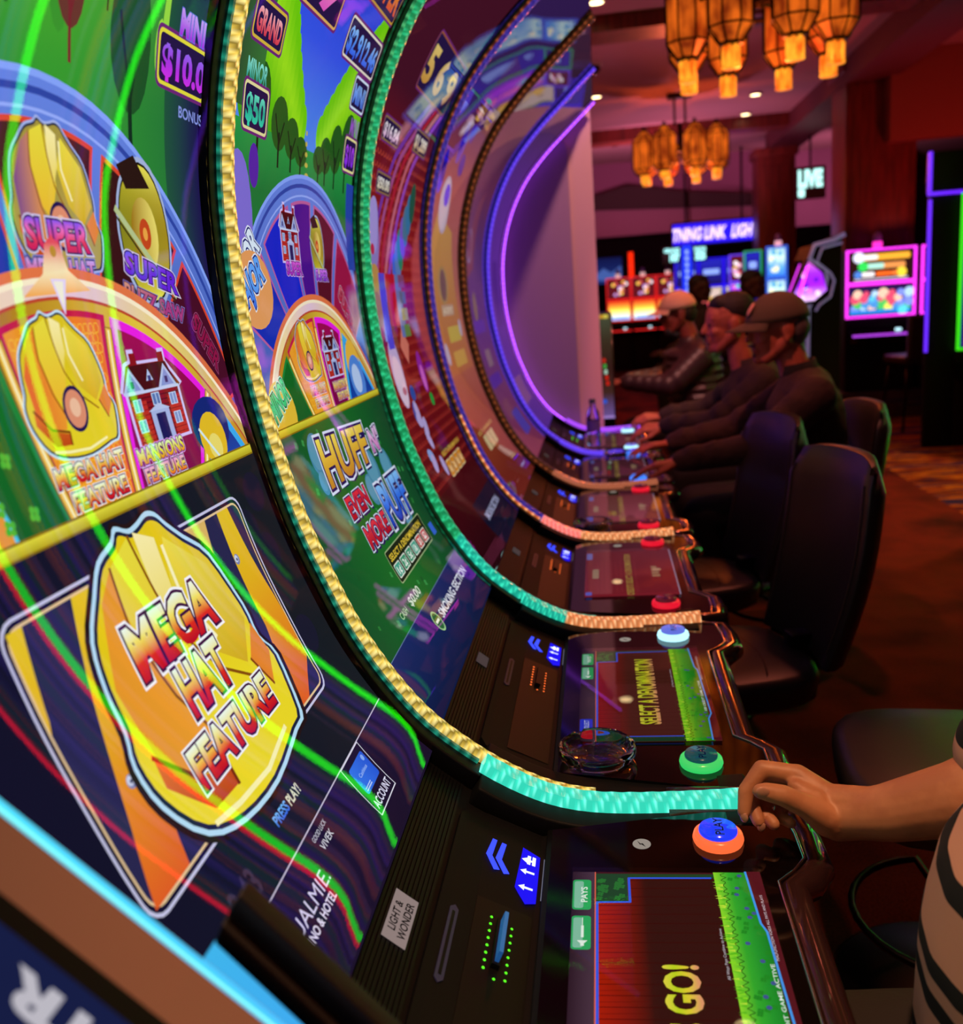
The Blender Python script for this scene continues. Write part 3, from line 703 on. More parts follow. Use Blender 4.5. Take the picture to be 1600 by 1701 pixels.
    for a in (w1, w2, w3):
        dx, dy = math.sin(math.radians(a)), math.cos(math.radians(a))
        for w_, c_, o in ((.014, '#8a5c10', 0), (.010, '#f0c040', 0), (.003, '#fff8c0', .001)):
            A.line([(hub[0]+dx*.1+o, hub[1]+dy*.1), (hub[0]+dx*(rr+.06 if M == 1 else rr+.02), hub[1]+dy*(rr+.06 if M == 1 else rr+.02))], w_, c_)
    return hub
def divider(A):
    A.L = .0034; A.rect(-.34, .34, .30, .950, '#14121c', 4)
    A.rect(-.34, .34, .949, .963, '#8a7010', 4); A.rect(-.34, .34, .951, .961, grad(.951, .961, '#b8a820', '#f8f060', '#d8d030'), 4)
def clover(A, u, v, r, c_):
    for k in range(4): A.circ(u+math.cos(k*PI/2+.5)*r*.6, v+math.sin(k*PI/2+.5)*r*.6, r*.5, c_, 8)

# machine 1 --------------------------------------------------
A = screen_art(C1)
wheel_scene(A, (-.015, .735), .432, (-.005, .935), .408, (-12.5, 9.5, 36, 75), False, 1)
A.L = .0011
# upper wheel: hard hat and saw
hat(A, -.065, .075, 1.172, 1.302, '#a8b8f0', '#a89840', '#784890', '#b0a050', True)
words(A, 'SUPER', -.052, .052, 1.194, .026, ('#d02060', '#e84060', '#f070c0', '#8858f0'), '#d8d0f8', '#38205c')
words(A, 'MEGA HAT', -.058, .055, 1.166, .020, ('#b03088', '#e070b0', '#c8a8f0'), '#7888e8', '#301c48')
saw(A, .172, 1.218, .054)
words(A, 'SUPER', .115, .235, 1.178, .022, ('#6828e0', '#a050f0', '#5868f8'), '#e0d0f8', '#301860', rot=-.20)
words(A, 'BUZZ SAW', .105, .24, 1.152, .016, ('#b04088', '#e0a080'), '#8878c8', '#401830', rot=-.22)
words(A, 'SUPER', .255, .33, 1.12, .022, ('#901848', '#c02860'), '#a84878', '#301020', rot=-.9)
words(A, 'MINOR', -.26, -.13, 1.17, .03, ('#2040e0', '#80b0ff'), '#d0e0ff', '#101860', rot=.5)
A.L = .0030
# gold wheel art (hat, mansion)
hat(A, -.108, .030, 1.012, 1.137, '#c8e8ff', '#e0c820', '#e86030', '#e8d428')
words(A, 'MEGA HAT', -.098, .020, .990, .0175); words(A, 'FEATURE', -.083, .012, .9665, .0165)
house(A, .062, .176, 1.002, 1.090)
words(A, 'MANSIONS', .046, .152, .985, .016, ('#e89020', '#f0f040', '#e0f8c0'), '#e8a0f8', '#481060')
words(A, 'FEATURE', .050, .142, .9655, .0150, ('#e86020', '#f0e850', '#f0a0e0'), '#e0d0f0', '#581050')
A.circ(.235, 1.00, .05, '#182878', 20, .035); A.circ(.232, .985, .035, '#e8c028', 20, .032); A.circ(.232, .975, .018, '#f0e070', 16, .016); A.line([(.20, 1.0), (.24, .955)], .004, '#d8f0f8')
# left medallion
A.circ(-.255, .955, .085, '#38c8f0', 30, .10); A.circ(-.255, .955, .080, '#e89838', 30, .095); A.circ(-.255, .955, .062, '#e8d030', 30, .078); A.circ(-.225, 1.0, .02, '#2858f0', 14, .022); A.circ(-.225, .965, .016, '#4888f8', 14, .02)
for k in range(8): clover(A, rnd.uniform(-.2, -.13), rnd.uniform(.965, 1.04), .007, '#48b838')
# pointer
A.poly([(-.075, 1.152), (-.040, 1.172), (-.030, 1.198), (-.018, 1.206), (-.006, 1.198), (.002, 1.176), (.035, 1.158)], grad(1.15, 1.2, '#f8a030', '#fff0c0', '#e85060')); A.poly([(-.030, 1.168), (-.005, 1.168), (-.016, 1.136)], '#e8d8ff'); A.poly([(-.026, 1.166), (-.010, 1.166), (-.016, 1.143)], '#f8f4e0'); A.circ(-.018, 1.192, .005, '#c09030')
A.L = .0032
box_money(A, .218, .335, 1.382, 1.430, '$10.00', ('#e030f0', '#a838e8', '#9078ff'), t_u1=.37)
A.text('MINI', .262, 1.438, .026, grad(1.438, 1.464, '#a830e8', '#d0a0ff'), .328, .04, outl=[(.03, '#6878e8')]); A.text('BONUS', .27, 1.352, .012, '#8898e8', .335, .02)
divider(A)
A.L = .0038
A.rect(-.34, .34, .576, .949, lambda u, v: mixc(lin('#14122a'), lin('#1a2024'), (u+.3)*1.4), 6)
for k in range(9):
    vv = .60+k*.038; A.circ(rnd.uniform(-.2, .3), vv, .03, '#1c1c30', 20, .026)
G = grad(.64, .92, '#e05028', '#e88820', '#e8b820', '#e8c828')
A.rr(-.236, .240, .650, .913, .02, '#c8c8e8'); A.rr(-.233, .237, .653, .910, .018, '#181430'); A.rr(-.229, .233, .657, .906, .016, '#e8c898'); A.rr(-.2265, .2305, .6595, .9035, .014, '#2a2850')
A.b = (-.2265, .2305, .6595, .9035)
A.poly([(-.235, .91), (-.205, .91), (-.222, .83), (-.240, .79)], G)
A.poly([(-.135, .91), (-.085, .91), (-.150, .70), (-.165, .655), (-.228, .655), (-.200, .72)], G)
A.poly([(.080, .91), (.138, .905), (.12, .82), (.10, .76)], '#e0b868'); A.poly([(.172, .91), (.203, .905), (.228, .78), (.236, .70), (.172, .655), (.142, .655), (.170, .76)], G)
A.b = (-.325, .332, .475, S_TOP)
for uu, vv in ((-.172, .748), (.178, .845)): A.circ(uu, vv, .0065, '#8088b8', 14); A.circ(uu-.001, vv+.001, .0045, '#d0d8f0', 12); A.circ(uu, vv, .002, '#404468', 8)
A.L = .0044
hat(A, -.1525, .1525, .641, .932, '#b8e0f8', '#e8cc18', '#e89828', '#f0dc28', False, '#241618')
A.L = .0052
words(A, 'MEGA', -.092, .078, .806, .050); words(A, 'HAT', -.048, .050, .746, .050); words(A, 'FEATURE', -.092, .104, .690, .0385)
# info strip
A.L = .0040
A.rect(-.34, .34, .46, .5755, grad(.46, .58, '#1c1228', '#201636'), 4); A.rect(-.34, .34, .5755, .5770, '#c8c0d8', 4)
A.text('PRESS', -.030, .606, .011, grad(.606, .617, '#3868e8', '#78c0ff'), .006, .03); A.text('PLAY!', .010, .606, .011, '#e0e0c8', .042, .03)
A.text('GOOD LUCK', -.001, .5625, .0055, '#d8d8e8', .040, .0); A.text('VIVEK', .003, .5490, .0080, '#e8e8f4', .037, .0)
A.text('2.43', -.155, .588, .026, '#383048', -.105, .02)
A.text('SNOQUALMIE.', -.198, .5305, .0155, '#d8d0f0', -.020, .0, shear=.1); A.text('CASINO & HOTEL', -.132, .5175, .0088, '#e8e0f8', -.033, .02)
A.frame(.130, .205, .505, .576, .0014, '#e0e0f0'); A.rr(.142, .198, .530, .566, .004, gradu(.14, .2, '#3878f0', '#2858d8')); A.rect(.146, .168, .533, .5345, '#c0d8ff'); A.rect(.146, .168, .536, .5372, '#c0d8ff'); A.text('ACCOUNT', .136, .5115, .0105, '#e0e0f8', .199, .02); A.circ(.190, .559, .004, '#88b0f8', 12)
A.text('Cashless', .155, .548, .005, '#b0d0ff', .185, .0)
A.build('display', R1); screen_glass(C1, R1)
# machine 2 --------------------------------------------------
A = screen_art(C2)
wheel_scene(A, (.022, .760), .382, (.04, .935), .410, (-27, -1, 22, 60), True, 2)
A.L = .0011
A.circ(-.275, 1.27, .05, '#8070d8', 20, .075)
house(A, -.105, -.02, 1.205, 1.285); words(A, 'SUPER', -.095, -.015, 1.185, .02, ('#a020c0', '#e060e0'), '#f0c0ff', '#401060')
saw(A, .085, 1.235, .036); words(A, 'SUPER', .06, .135, 1.178, .018, ('#8020d0', '#e080ff'), '#d0b0ff', '#301060')
words(A, 'MAJOR', -.30, -.175, 1.135, .045, ('#2048f0', '#68c0ff', '#e0f0ff'), '#e8f0ff', '#102070', rot=.75)
A.circ(-.25, 1.16, .075, '#e8a060', 24, .055); words(A, 'MAJOR', -.31, -.19, 1.125, .04, ('#1838e0', '#60a8ff'), '#e8f0ff', '#102070', rot=.45)
words(A, 'SUPER', .19, .29, 1.15, .03, ('#c03050', '#f08090'), '#e0a0c0', '#501028', rot=-.8)
A.L = .0030
hat(A, -.118, -.008, 1.015, 1.112, '#b8c8e0', '#d89830', '#e05c28', '#e8c830')
words(A, 'MEGA HAT', -.092, -.010, .992, .0145, ('#d02828', '#f0c040', '#f8f0c0')); words(A, 'FEATURE', -.085, -.012, .9715, .0125, ('#d02828', '#f0c040', '#f8f0c0'))
house(A, .030, .118, 1.012, 1.085); words(A, 'MANSIONS', .035, .118, .988, .014, ('#e08030', '#f8f080'), '#e8c0f0', '#501040'); words(A, 'FEATURE', .045, .112, .970, .012, ('#e08030', '#f8f080'), '#e8c0f0', '#501040')
A.circ(.20, 1.02, .045, '#e8b840', 20, .05); A.circ(.205, .995, .05, '#5088e0', 20, .045); A.circ(.20, .995, .03, '#b8d0f8', 20, .028)
A.circ(-.245, .985, .055, '#e8c038', 20, .045); words(A, 'MINOR', -.285, -.195, .972, .035, ('#189848', '#50e090'), '#c0f8e0', '#104828', rot=.35)
A.L = .0032
box_money(A, -.268, -.160, 1.49, 1.535, 'GRAND', ('#d01838', '#f06878', '#ffd0d8'), '#d8b840')
box_money(A, -.265, -.178, 1.377, 1.430, '$50', ('#38e0b8', '#28a890', '#80ffe0'), '#e8e0a0'); A.text('MINOR', -.268, 1.438, .024, grad(1.438, 1.462, '#30a090', '#90f0e0'), -.190, .03)
box_money(A, -.13, .045, 1.575, 1.64, '17', ('#e050c0', '#ff90d0'), '#e0b060'); box_money(A, .12, .325, 1.556, 1.614, '$2,912.46', ('#2848f0', '#5898ff', '#a8d8ff'), '#e8e0d0')
box_money(A, .235, .322, 1.492, 1.540, 'MINI', ('#3868f0', '#98c8ff'), '#d8e8ff'); box_money(A, .247, .322, 1.384, 1.436, '$10', ('#8028f0', '#c050ff'), '#f0e8a0')
box_money(A, .11, .33, 1.66, 1.74, '5 SUPER', ('#e03820', '#f0b040'), '#c89838')
A.text('MINI', .262, 1.445, .03, '#a058d0', .318, .02); A.circ(-.22, 1.33, .02, '#5828a8', 14, .03)
A.rect(.28, .34, 1.20, 1.36, '#2848b0')
divider(A)
A.L = .0038
A.rect(-.34, .34, .586, .949, lambda u, v: mixc(lin('#1c7028'), lin('#14402c'), abs(u+.02)*2.4), 12)
for k in range(40): clover(A, rnd.uniform(-.28, .3), rnd.uniform(.6, .94), rnd.uniform(.004, .007), rnd.choice(['#38984a', '#2c8038', '#1c5828']))
for uu, vv, r_ in ((-.165, .905, .035), (-.175, .86, .02), (.05, .80, .03), (.10, .83, .04), (.2, .82, .035), (-.06, .74, .02), (.18, .72, .03)): A.circ(uu, vv, r_, '#4888a8', 20); A.circ(uu-.003, vv+.003, r_*.8, '#5c9cb8', 18)
A.L = .0046
def puffy(t, u0, u1, v, h, cols, o1='#e0e8ff', o2='#281858', sh=.006, **k):
    A.text(t, u0+sh, v-sh, h, o2, u1+sh, .09); words(A, t, u0, u1, v, h, cols, o1, o2, **k)
puffy('HUFF', -.152, .125, .848, .078, ('#c88828', '#e8b838', '#f8e860'), taper=-.15); puffy("N'", .150, .215, .855, .042, ('#d070c0', '#f0c8f0'))
puffy('EVEN', -.118, .006, .783, .036, ('#b01020', '#e83040')); puffy('MORE', -.098, .048, .722, .038, ('#b01020', '#e83848'))
puffy('PUFF', .066, .245, .722, .078, ('#1838b8', '#3878f0', '#88c8ff'))
A.L = .0050
A.rr(-.056, .250, .640, .702, .006, '#a8c088'); A.rr(-.054, .248, .642, .700, .005, '#1c2818')
A.text('SELECT A DENOMINATION', -.042, .680, .012, '#f0d040', .228, .02)
for k, (t, c_) in enumerate((('1¢', '#48a890'), ('2¢', '#389870'), ('5¢', '#389870'), ('10¢', '#48a890'), ('$1', '#c84040'), ('$2', '#c84040'))):
    x0 = -.046+k*.048; A.rr(x0, x0+.040, .648, .674, .003, '#e8f0e0'); A.rr(x0+.002, x0+.038, .650, .672, .003, c_); A.text(t, x0+.010, .654, .014, '#f8fff8', x0+.031, .02)
A.text('CASH', -.155, .604, .012, '#b8e8a8', -.11, .01); A.text('$0.00', -.082, .603, .016, '#e0f0d8', .000, .015); A.rr(.275, .305, .642, .668, .003, '#3868d8')
A.rect(-.34, .34, .46, .5855, grad(.46, .59, '#101838', '#1c2c68'), 4); A.rect(-.34, .34, .5855, .5868, '#6880a8', 4)
A.circ(-.028, .548, .020, '#a8d898', 22); A.circ(-.028, .548, .0165, '#286838', 20); A.rect(-.040, -.016, .546, .551, '#e8f8e8')
A.text('SMOKING SECTION', .005, .540, .017, '#e8ecf8', .300, .02)
A.build('display', R2); screen_glass(C2, R2)
# machine 3 --------------------------------------------------
A = screen_art(C3); A.L = 0
A.rect(-.34, .34, .46, S_TOP, grad(.5, 1.6, '#300810', '#701018', '#981c20', '#481428'), 6)
scales = []
for k in range(36):
    for j in range(26):
        uu = -.33+j*.026+(k % 2)*.013; vv = .60+k*.026
        for q in range(6):
            a, b_ = math.radians(100+160*q/6), math.radians(100+160*(q+1)/6)
            scales.append([(uu+r_*math.sin(t_), vv+r_*math.cos(t_)) for r_, t_ in ((.010, a), (.0135, a), (.0135, b_), (.010, b_))])
A._put(scales, grad(.6, 1.6, '#a02c28', '#c04838'))
A.L = .0006
for k in range(5): A.line([(-.30+k*.03, 1.02+.02*k), (-.22+k*.05, 1.25), (-.06+k*.05, 1.46), (.16+k*.04, 1.62)], .02, ('#7838a8', '#a85090', '#b02038', '#c86878', '#9848c0')[k])
for k in range(7): A.circ(.0+.035*k, 1.20+.03*k, .035, ('#4868d8', '#6080c0', '#308868', '#8058c8', '#507898', '#3c78a8', '#285848')[k], 16, .05)
A.circ(-.215, 1.285, .055, '#9080c8', 22, .075); A.circ(-.215, 1.30, .045, '#a898e0', 22, .06); A.circ(-.225, 1.25, .018, '#c02850', 14, .012); A.circ(-.22, 1.175, .05, '#c09050', 16, .045); A.circ(-.225, 1.12, .04, '#a87838', 14, .04)
A.circ(-.165, .975, .055, '#c8b0d8', 24, .085); A.circ(-.165, .955, .045, '#e0c8e0', 22, .06); A.circ(-.15, .93, .02, '#c07088', 12, .010); A.poly([(-.21, 1.05), (-.17, 1.16), (-.13, 1.04)], '#9098e0')
for k in range(9): A.circ(-.10+rnd.uniform(-.05, .06), .90-k*.022+rnd.uniform(-.02, .02), .028, rnd.choice(['#4878d8', '#88a8e8', '#3050a8', '#b8a8e0']), 10, .02, rot=k)
A.circ(.11, .955, .035, '#9828a8', 16, .055); A.circ(.11, .94, .022, '#d868d0', 12, .035); A.circ(.135, .88, .022, '#18a040', 12, .018); A.circ(-.02, 1.03, .05, '#d87868', 4, .045)
A.rect(-.12, .0, 1.08, 1.2, '#c01830'); A.rect(-.19, -.13, 1.03, 1.20, '#5848d8'); A.rect(-.02, .05, 1.05, 1.20, '#6878b8')
for k in range(4): A.rect(.02, .09, 1.05+k*.04, 1.08+k*.04, ('#688848', '#a8a058', '#586888', '#884870')[k])
for k, (t, c_) in enumerate((('$16,84', '#e0a8d8'), ('$50.00', '#d8c8a0'), ('$1,289', '#e0b070'))): box_money(A, (-.22, -.20, .10)[k], (-.06, -.07, .26)[k], (1.48, 1.375, 1.50)[k], (1.52, 1.41, 1.545)[k], t, (c_, '#ffffff'), '#907048')
box_money(A, -.05, .32, 1.62, 1.74, '5 6 9', ('#c88830', '#f0d880'), '#a05838')
A.L = .0014
A.rect(-.34, .34, .46, .68, grad(.46, .68, '#200810', '#480c14'), 4)
A.text('SELECT A DENOMINATION', -.02, .742, .012, '#e0c048', .25, .02)
for k in range(4): A.rr(-.02+k*.058, .030+k*.058, .685, .730, .005, '#f0d8a0'); A.rr(-.017+k*.058, .027+k*.058, .688, .727, .005, '#d88818'); A.text(('1¢', '2¢', '5¢', '10¢')[k], -.006+k*.058, .698, .018, '#fff0c0', .018+k*.058, .02)
A.rect(-.02, .34, .46, .60, '#14142c'); A.text('SMOKING SECTION', .03, .54, .020, '#b8c0e8', .28, .02)
A.build('display', R3, M_ART); screen_glass(C3, R3)
# machine 4, 5, 6 -------------------------------------------
A = screen_art(C4); A.L = 0
A.rect(-.34, .34, .46, S_TOP, grad(.55, 1.7, '#782820', '#a04828', '#b86840', '#a86048', '#a85048', '#382058'), 6)
A.L = .0006
A.poly([(-.30, .9), (.30, .9), (.18, 1.35), (-.12, 1.4), (-.30, 1.2)], grad(.9, 1.35, '#b86828', '#c09038')); A.circ(-.03, 1.42, .095, '#b8a8c0', 28, .085); A.circ(-.03, 1.42, .082, '#d0c0d0', 28, .075)
A.circ(-.02, 1.18, .10, '#a88848', 18, .06); A.circ(-.02, 1.18, .06, '#685048', 14, .05)
A.rr(-.10, .14, 1.085, 1.12, .01, '#b89878'); A.text('JACKPOT', -.08, 1.092, .02, '#e8d8b8', .12, .02); A.rr(-.05, .20, 1.00, 1.05, .01, '#c8b038'); A.rr(-.05, .20, .92, .97, .01, '#d0a038'); A.circ(-.16, .97, .035, '#b8b0c8', 16); A.circ(.22, 1.04, .03, '#b8b0c8', 16)
for k in range(8): A.circ(-.12+rnd.uniform(-.1, .25), 1.45+k*.035, .05, rnd.choice(['#3828d0', '#4838f0', '#2818a0', '#583cc0']), 9, .035, rot=k)
A.rect(.0, .33, 1.68, 1.9, '#4a2430'); A.text('$1,982', .03, 1.70, .05, '#c89850', .30, .03)
A.text('SELECT A DENOMINATION', -.15, .70, .012, '#d8b060', .2, .02)
for k in range(3): A.rr(-.1+k*.08, -.03+k*.08, .64, .69, .005, '#d8c090')
A.build('display', R4, M_ART); screen_glass(C4, R4)
A = screen_art(C5); A.L = 0
A.rect(-.34, .34, .46, S_TOP, grad(.55, 1.8, '#903058', '#803c80', '#6838a8', '#704890', '#884060', '#503050'), 6)
A.L = .0006
A.poly([(-.20, 1.2), (-.02, 1.5), (.12, 1.55), (.02, 1.25)], '#a05068'); A.ring(-.10, 1.33, .05, .065, '#c0a0d8', 0, 250); A.circ(-.02, 1.1, .06, '#a88870', 14); A.rr(-.2, .2, 1.0, 1.05, .01, '#6838d8'); A.rr(-.02, .14, .86, .93, .01, '#a88898')
A.rr(-.15, .22, .78, .83, .01, '#5028c8'); A.rr(-.1, .1, .64, .72, .01, '#98506c'); A.rect(.02, .25, .55, .66, '#3848d8')
A.build('display', R5, M_DIM); screen_glass(C5, R5)
A = screen_art(C6); A.L = 0
A.rect(-.34, .34, .46, S_TOP, grad(.5, 2.0, '#5830c0', '#7038d8', '#8448e0', '#7840c0', '#604060'), 6)
A.L = .0006; A.rr(-.15, .2, .62, .75, .01, '#a868b8'); A.rr(0, .2, 1.0, 1.3, .01, '#6838c0')
A.build('display', R6, M_DIM); screen_glass(C6, R6)

# ------------------------------------------------------------- deck touch displays
def wood_deck(c, root, txt, tu0, tu1, th, vivid):
    A = deck_art(c); A.L = 0
    A.rect(-.196, .196, -.164, .063, '#48181c' if vivid else '#5c2420')
    A.rect(-.196, .196, .0355, .063, grad(.035, .063, '#503848', '#301c28'))
    A.rect(-.196, .196, .0340, .0355, '#e86850')
    A.rect(-.190, .190, -.108, .034, lambda u, v: mixc(lin('#b82008' if vivid else '#a01818'), lin('#3a1612' if vivid else '#50241c'), (.034-v)*17), 8)
    A.mb.v; n0 = .0
    for k in range(24):
        uu = -.19+k*.016; A.line([(uu, .033), (uu+.003, -.108)], .0009, '#400806'); A.line([(uu+.007, .030), (uu+.009, -.02)], .0006, '#601008')
    A.poly([(.138, .034), (.192, .034), (.192, -.108), (.184, -.108), (.184, -.004), (.138, -.004)], '#244828')
    for k in range(18): clover(A, rnd.uniform(.142, .18), rnd.uniform(.002, .032), .004, '#2c7830')
    A.rect(-.196, -.178, -.108, .034, '#204028')
    B = '#3860f0'
    A.line([(-.178, -.105), (-.178, .0325), (.136, .0325), (.137, -.006), (.183, -.006), (.184, -.104)], .003, B)
    A.rect(-.196, .196, -.153, -.108, grad(-.153, -.108, '#1c8828', '#28a030', '#3cb830', '#98e830') if vivid else grad(-.153, -.108, '#207818', '#30a828', '#90e020'), 4)
    for k in range(130):
        uu = rnd.uniform(-.195, .19); vv = -.108+rnd.uniform(-.002, .004); A.poly([(uu, vv-.008), (uu+.003, vv-.008), (uu+.0015, vv)], rnd.choice(['#90e828', '#c8f040', '#60c820']))
    A.line([(-.196+k*.0028, -.1185+.0026*math.sin(k*1.7)+.0012*math.sin(k*4.1)) for k in range(140)], .0009, '#184010')
    for k in range(46): clover(A, rnd.uniform(-.19, .19), rnd.uniform(-.150, -.126), .0034, '#249024'); 
    for k in range(16): A.circ(rnd.uniform(-.19, .19), rnd.uniform(-.150, -.128), .0030, '#485898', 8)
    A.poly([(.196, -.147), (.10, -.150), (.085, -.1535), (-.10, -.157), (-.12, -.151), (-.196, -.149), (-.196, -.164), (.196, -.164)], '#5c1820')
    A.line([(.196, -.146), (.10, -.149), (.086, -.1535), (-.10, -.157), (-.12, -.151), (-.196, -.149)], .0026, '#48a0f8')
    A.text('MALFUNCTION VOIDS ALL PAYS AND PLAYS', .04, -.1585, .003, '#e8d8e0', .15, .0); A.text('100 CREDIT GAME ACTIVE', -.09, -.152, .0042, '#f0f8f0', .035, .01)
    A.text('All Ways Pays Combine to Achieve', .01, -.1045, .003, '#d8d0d8', .09, .0)
    for a, b_, t in ((.120, .177, 'PAYS'), (.052, .109, '')):
        A.rr(a, b_, .0395, .0615, .004, '#30b060'); A.rr(a+.003, b_-.003, .0485, .0595, .003, '#88c8a8')
        if t: A.text(t, a+.014, .0440, .0075, '#f0fff0', b_-.014, .02)
        else: A.rect(a+.020, a+.040, .0475, .0505, '#f0fff0'); A.rect(a+.036, a+.054, .0486, .0494, '#f0fff0'); A.poly([(a+.006, .047), (a+.010, .047), (a+.015, .043), (a+.015, .055), (a+.010, .051), (a+.006, .051)], '#f0fff0')
    A.rr(-.16, -.115, .040, .061, .003, '#2838d8'); A.text('COLLECT', -.155, .046, .008, '#d8e0ff', -.120, .01); A.rr(-.19, -.165, .040, .061, .003, '#d01828')
    A.text(txt, tu0, -.072, th, grad(-.072, -.072+th, '#f0a070', '#f0d838', '#c8e020', '#f0e048'), tu1, .03, outl=[(.03, '#382008')])
    A.build('deck_display', root, M_DECKART if vivid else M_DIM); deck_pane(c, root)
wood_deck(C1, R1, "LET'S GO!", -.137, .031, .036, True)
wood_deck(C2, R2, 'SELECT A DENOMINATION', -.138, .142, .033, False)
def red_deck(c, root, base, t1):
    A = deck_art(c); A.L = 0
    A.rect(-.196, .196, -.164, .063, gradu(-.2, .2, base[0], base[1]), 4)
    for k in range(14):
        for j in range(9): A.ring(-.16+k*.019+(j % 2)*.009, -.06+j*.012, .0055, .0068, base[2], 90, 270, 5)
    A.text(t1, -.19, -.055, .016, '#b8a048', .16, .02); A.rr(.12, .18, .045, .060, .003, '#6878c8'); A.rr(-.185, -.16, .045, .060, .003, '#5868d8')
    for k in range(4): A.rr(.0+k*.02-.05, .016+k*.02-.05, .028, .044, .002, '#a89878'); A.rr(-.05+k*.024, -.032+k*.024, -.125+.002*k, -.105, .003, '#a88868')
    A.circ(.01, -.118, .012, '#c0a080', 16); A.rect(-.196, .196, -.164, -.161, '#b0a8c8')
    A.build('deck_display', root, M_DIM); deck_pane(c, root)
red_deck(C3, R3, ('#8c2430', '#6c2028', '#a84048'), 'CREDITS SELECT A DENOMINATION'); red_deck(C4, R4, ('#8c4048', '#7c3438', '#8c4048'), 'SELECT A DENOMINATION')
red_deck(C5, R5, ('#5c2c38', '#502430', '#603040'), 'SELECT A DENOMINATION'); red_deck(C6, R6, ('#703848', '#582c38', '#703848'), 'SELECT A DENOMINATION')
# ------------------------------------------------------------- the machine the photographer stands at
def first_machine():
    c = .0975; root = thing('slot_machine', 'partly seen slot machine at the lower left with a brown bezel and cyan lit edge', 'slot machine', (-.35, c-.01, 0), 0)
    D_ = Vector((.143, -.139)).normalized(); E0 = Vector((-.351, 1.213))
    sl = lambda t, d=0: (E0.x+D_.x*t+(-D_.y)*d, E0.y+D_.y*t+D_.x*d)
    y1 = .44; y0 = -.27
    b = MB(); b.prism([sl(-.20), sl(.42), (.04, .85), (.04, .70), (-.08, .66), (-.08, 0), (-.74, 0), (-.74, 2.0), (-.62, 2.0), (-.55, 1.5)], lambda a, z, h: (a, h, z), y0, y1); b.build('cabinet', M_CAB, root)
    f = lambda u, v, h: (sl(v, h)[0], u, sl(v, h)[1])
    b = MB(); b.prism([(y0+.01, -.19), (y1, -.19), (y1, .42), (y0+.01, .42)], f, .0, .006); b.build('bezel', mat('brown_bezel_glow', '#70483a', .55, emis='#78462f', es=.62), root)  # glow painted into the bezel in place of light falling on it
    A = Art(lambda u, v, h: f(u, v, .0062+h)); A.rect(y1-.009, y1-.0005, -.19, .42, lambda u, v: mixc(lin('#50e0e8'), lin('#38a0f8'), (v+.05)*4), 1)
    A.rect(y1-.0075, y1-.0055, -.19, .42, '#90fff0'); A.build('edge_light', root, M_LED)
    b = MB(); b.prism([(y0+.03, -.17), (y1-.052, -.17), (y1-.052, .40), (y0+.03, .40)], f, .004, .010); b.build('display_frame', M_BLACK, root)
    A = Art(lambda u, v, h: f(u, -v, .0104+h)); A.L = 0; A.rect(y0+.04, y1-.066, -.39, .16, gradu(y0, y1, '#141838', '#202858'))
    A.text('ENTR', .362, -.172, .020, '#e8e4f0', .362+.106, .05, rot=PI/2)
    A.build('display', root, M_DIM)
    # stepped black rail with a self-emitting blue flank beyond the bezel
    q = Vector((-.240, 1.129)); g = Vector((.077, -.09)).normalized(); n_ = Vector((g.y, -g.x))
    pr = lambda t, d: (q.x+g.x*t+n_.x*d, q.y+g.y*t+n_.y*d)
    b = MB(); b.prism([pr(0, -.013), pr(.30, -.013), pr(.30, .004), pr(.004, .004)], lambda a, z, h: (a, h, z), .470, .486); b.build('guard_rail', mat('brown_black_rail', '#1a0d09', .5), root, bevel=.002)
    b = MB(); b.prism([pr(.005, .0065), pr(.30, .0065), pr(.30, .021), pr(.011, .021)], lambda a, z, h: (a, h, z), .465, .480); b.build('guard_rail', bpy.data.materials['brown_black_rail'], root, bevel=.002)
    A = Art(lambda u, v, h: (pr(u, v)[0], .47, pr(u, v)[1])); A.poly([(.011, .0215), (.30, .0215), (.30, .06), (.02, .06)], lambda u, v: mixc(lin('#40b8e8'), lin('#4090ff'), u*9)); A.build('blue_flank', root, M_ART)
    b = MB(); b.box(-.10, .19, y0, y1, .70, .775); b.build('console', M_GLOSS, root, bevel=.01)
first_machine()

# ------------------------------------------------------------- ashtrays, bottle
M_CLEAR = real_glass('clear_glass', '#e8e8e8', .02)
def ashtray(loc, label):
    b = MB(); R = .060; n = 64; prof = [(.001, .004), (.036, .004), (.044, .010), (.050, .022), (.056, .025), (.060, .021), (.060, .012), (.052, .002), (.048, 0), (.001, 0)]
    vs = []; fs = []
    for (r, h) in prof:
        for k in range(n):
            a = 2*PI*k/n; nt = max(0, 1-abs(((a+.5) % (2*PI/3))-.5)/.10); hh = h-(.011*nt if h > .02 else 0)
            vs.append((loc[0]+r*math.cos(a), loc[1]+r*math.sin(a), loc[2]+hh))
    for i in range(len(prof)-1):
        for k in range(n): fs.append((i*n+k, i*n+(k+1) % n, (i+1)*n+(k+1) % n, (i+1)*n+k))
    b.add(vs, fs); o = b.build('ashtray', M_CLEAR, None, smooth=True); tag(o, label, 'ashtray', 'clear glass ashtrays on the consoles'); return o
ashtray((-.032, 1.318, .7752), 'clear round glass ashtray beside the green play button on the second console')
ashtray((-.045, C4-.262, .7752), 'clear round glass ashtray on the dark red console near the red button')
ashtray((.055, C5+.262, .7752), 'small looking glass ashtray far down the row beside the violet light strip')
b = MB(); BL = (-.045, 4.33, .777)
b.lathe([(.0, .0), (.028, 0), (.032, .006), (.032, .05), (.029, .06), (.032, .07), (.032, .13), (.028, .16), (.016, .185), (.0135, .2), (.0135, .205)], BL, 28)
bt = b.build('water_bottle', real_glass('bottle_plastic', '#e0e0ff', .03, 1.2), None, smooth=True); tag(bt, 'clear plastic water bottle with a grey cap standing on a console', 'bottle')
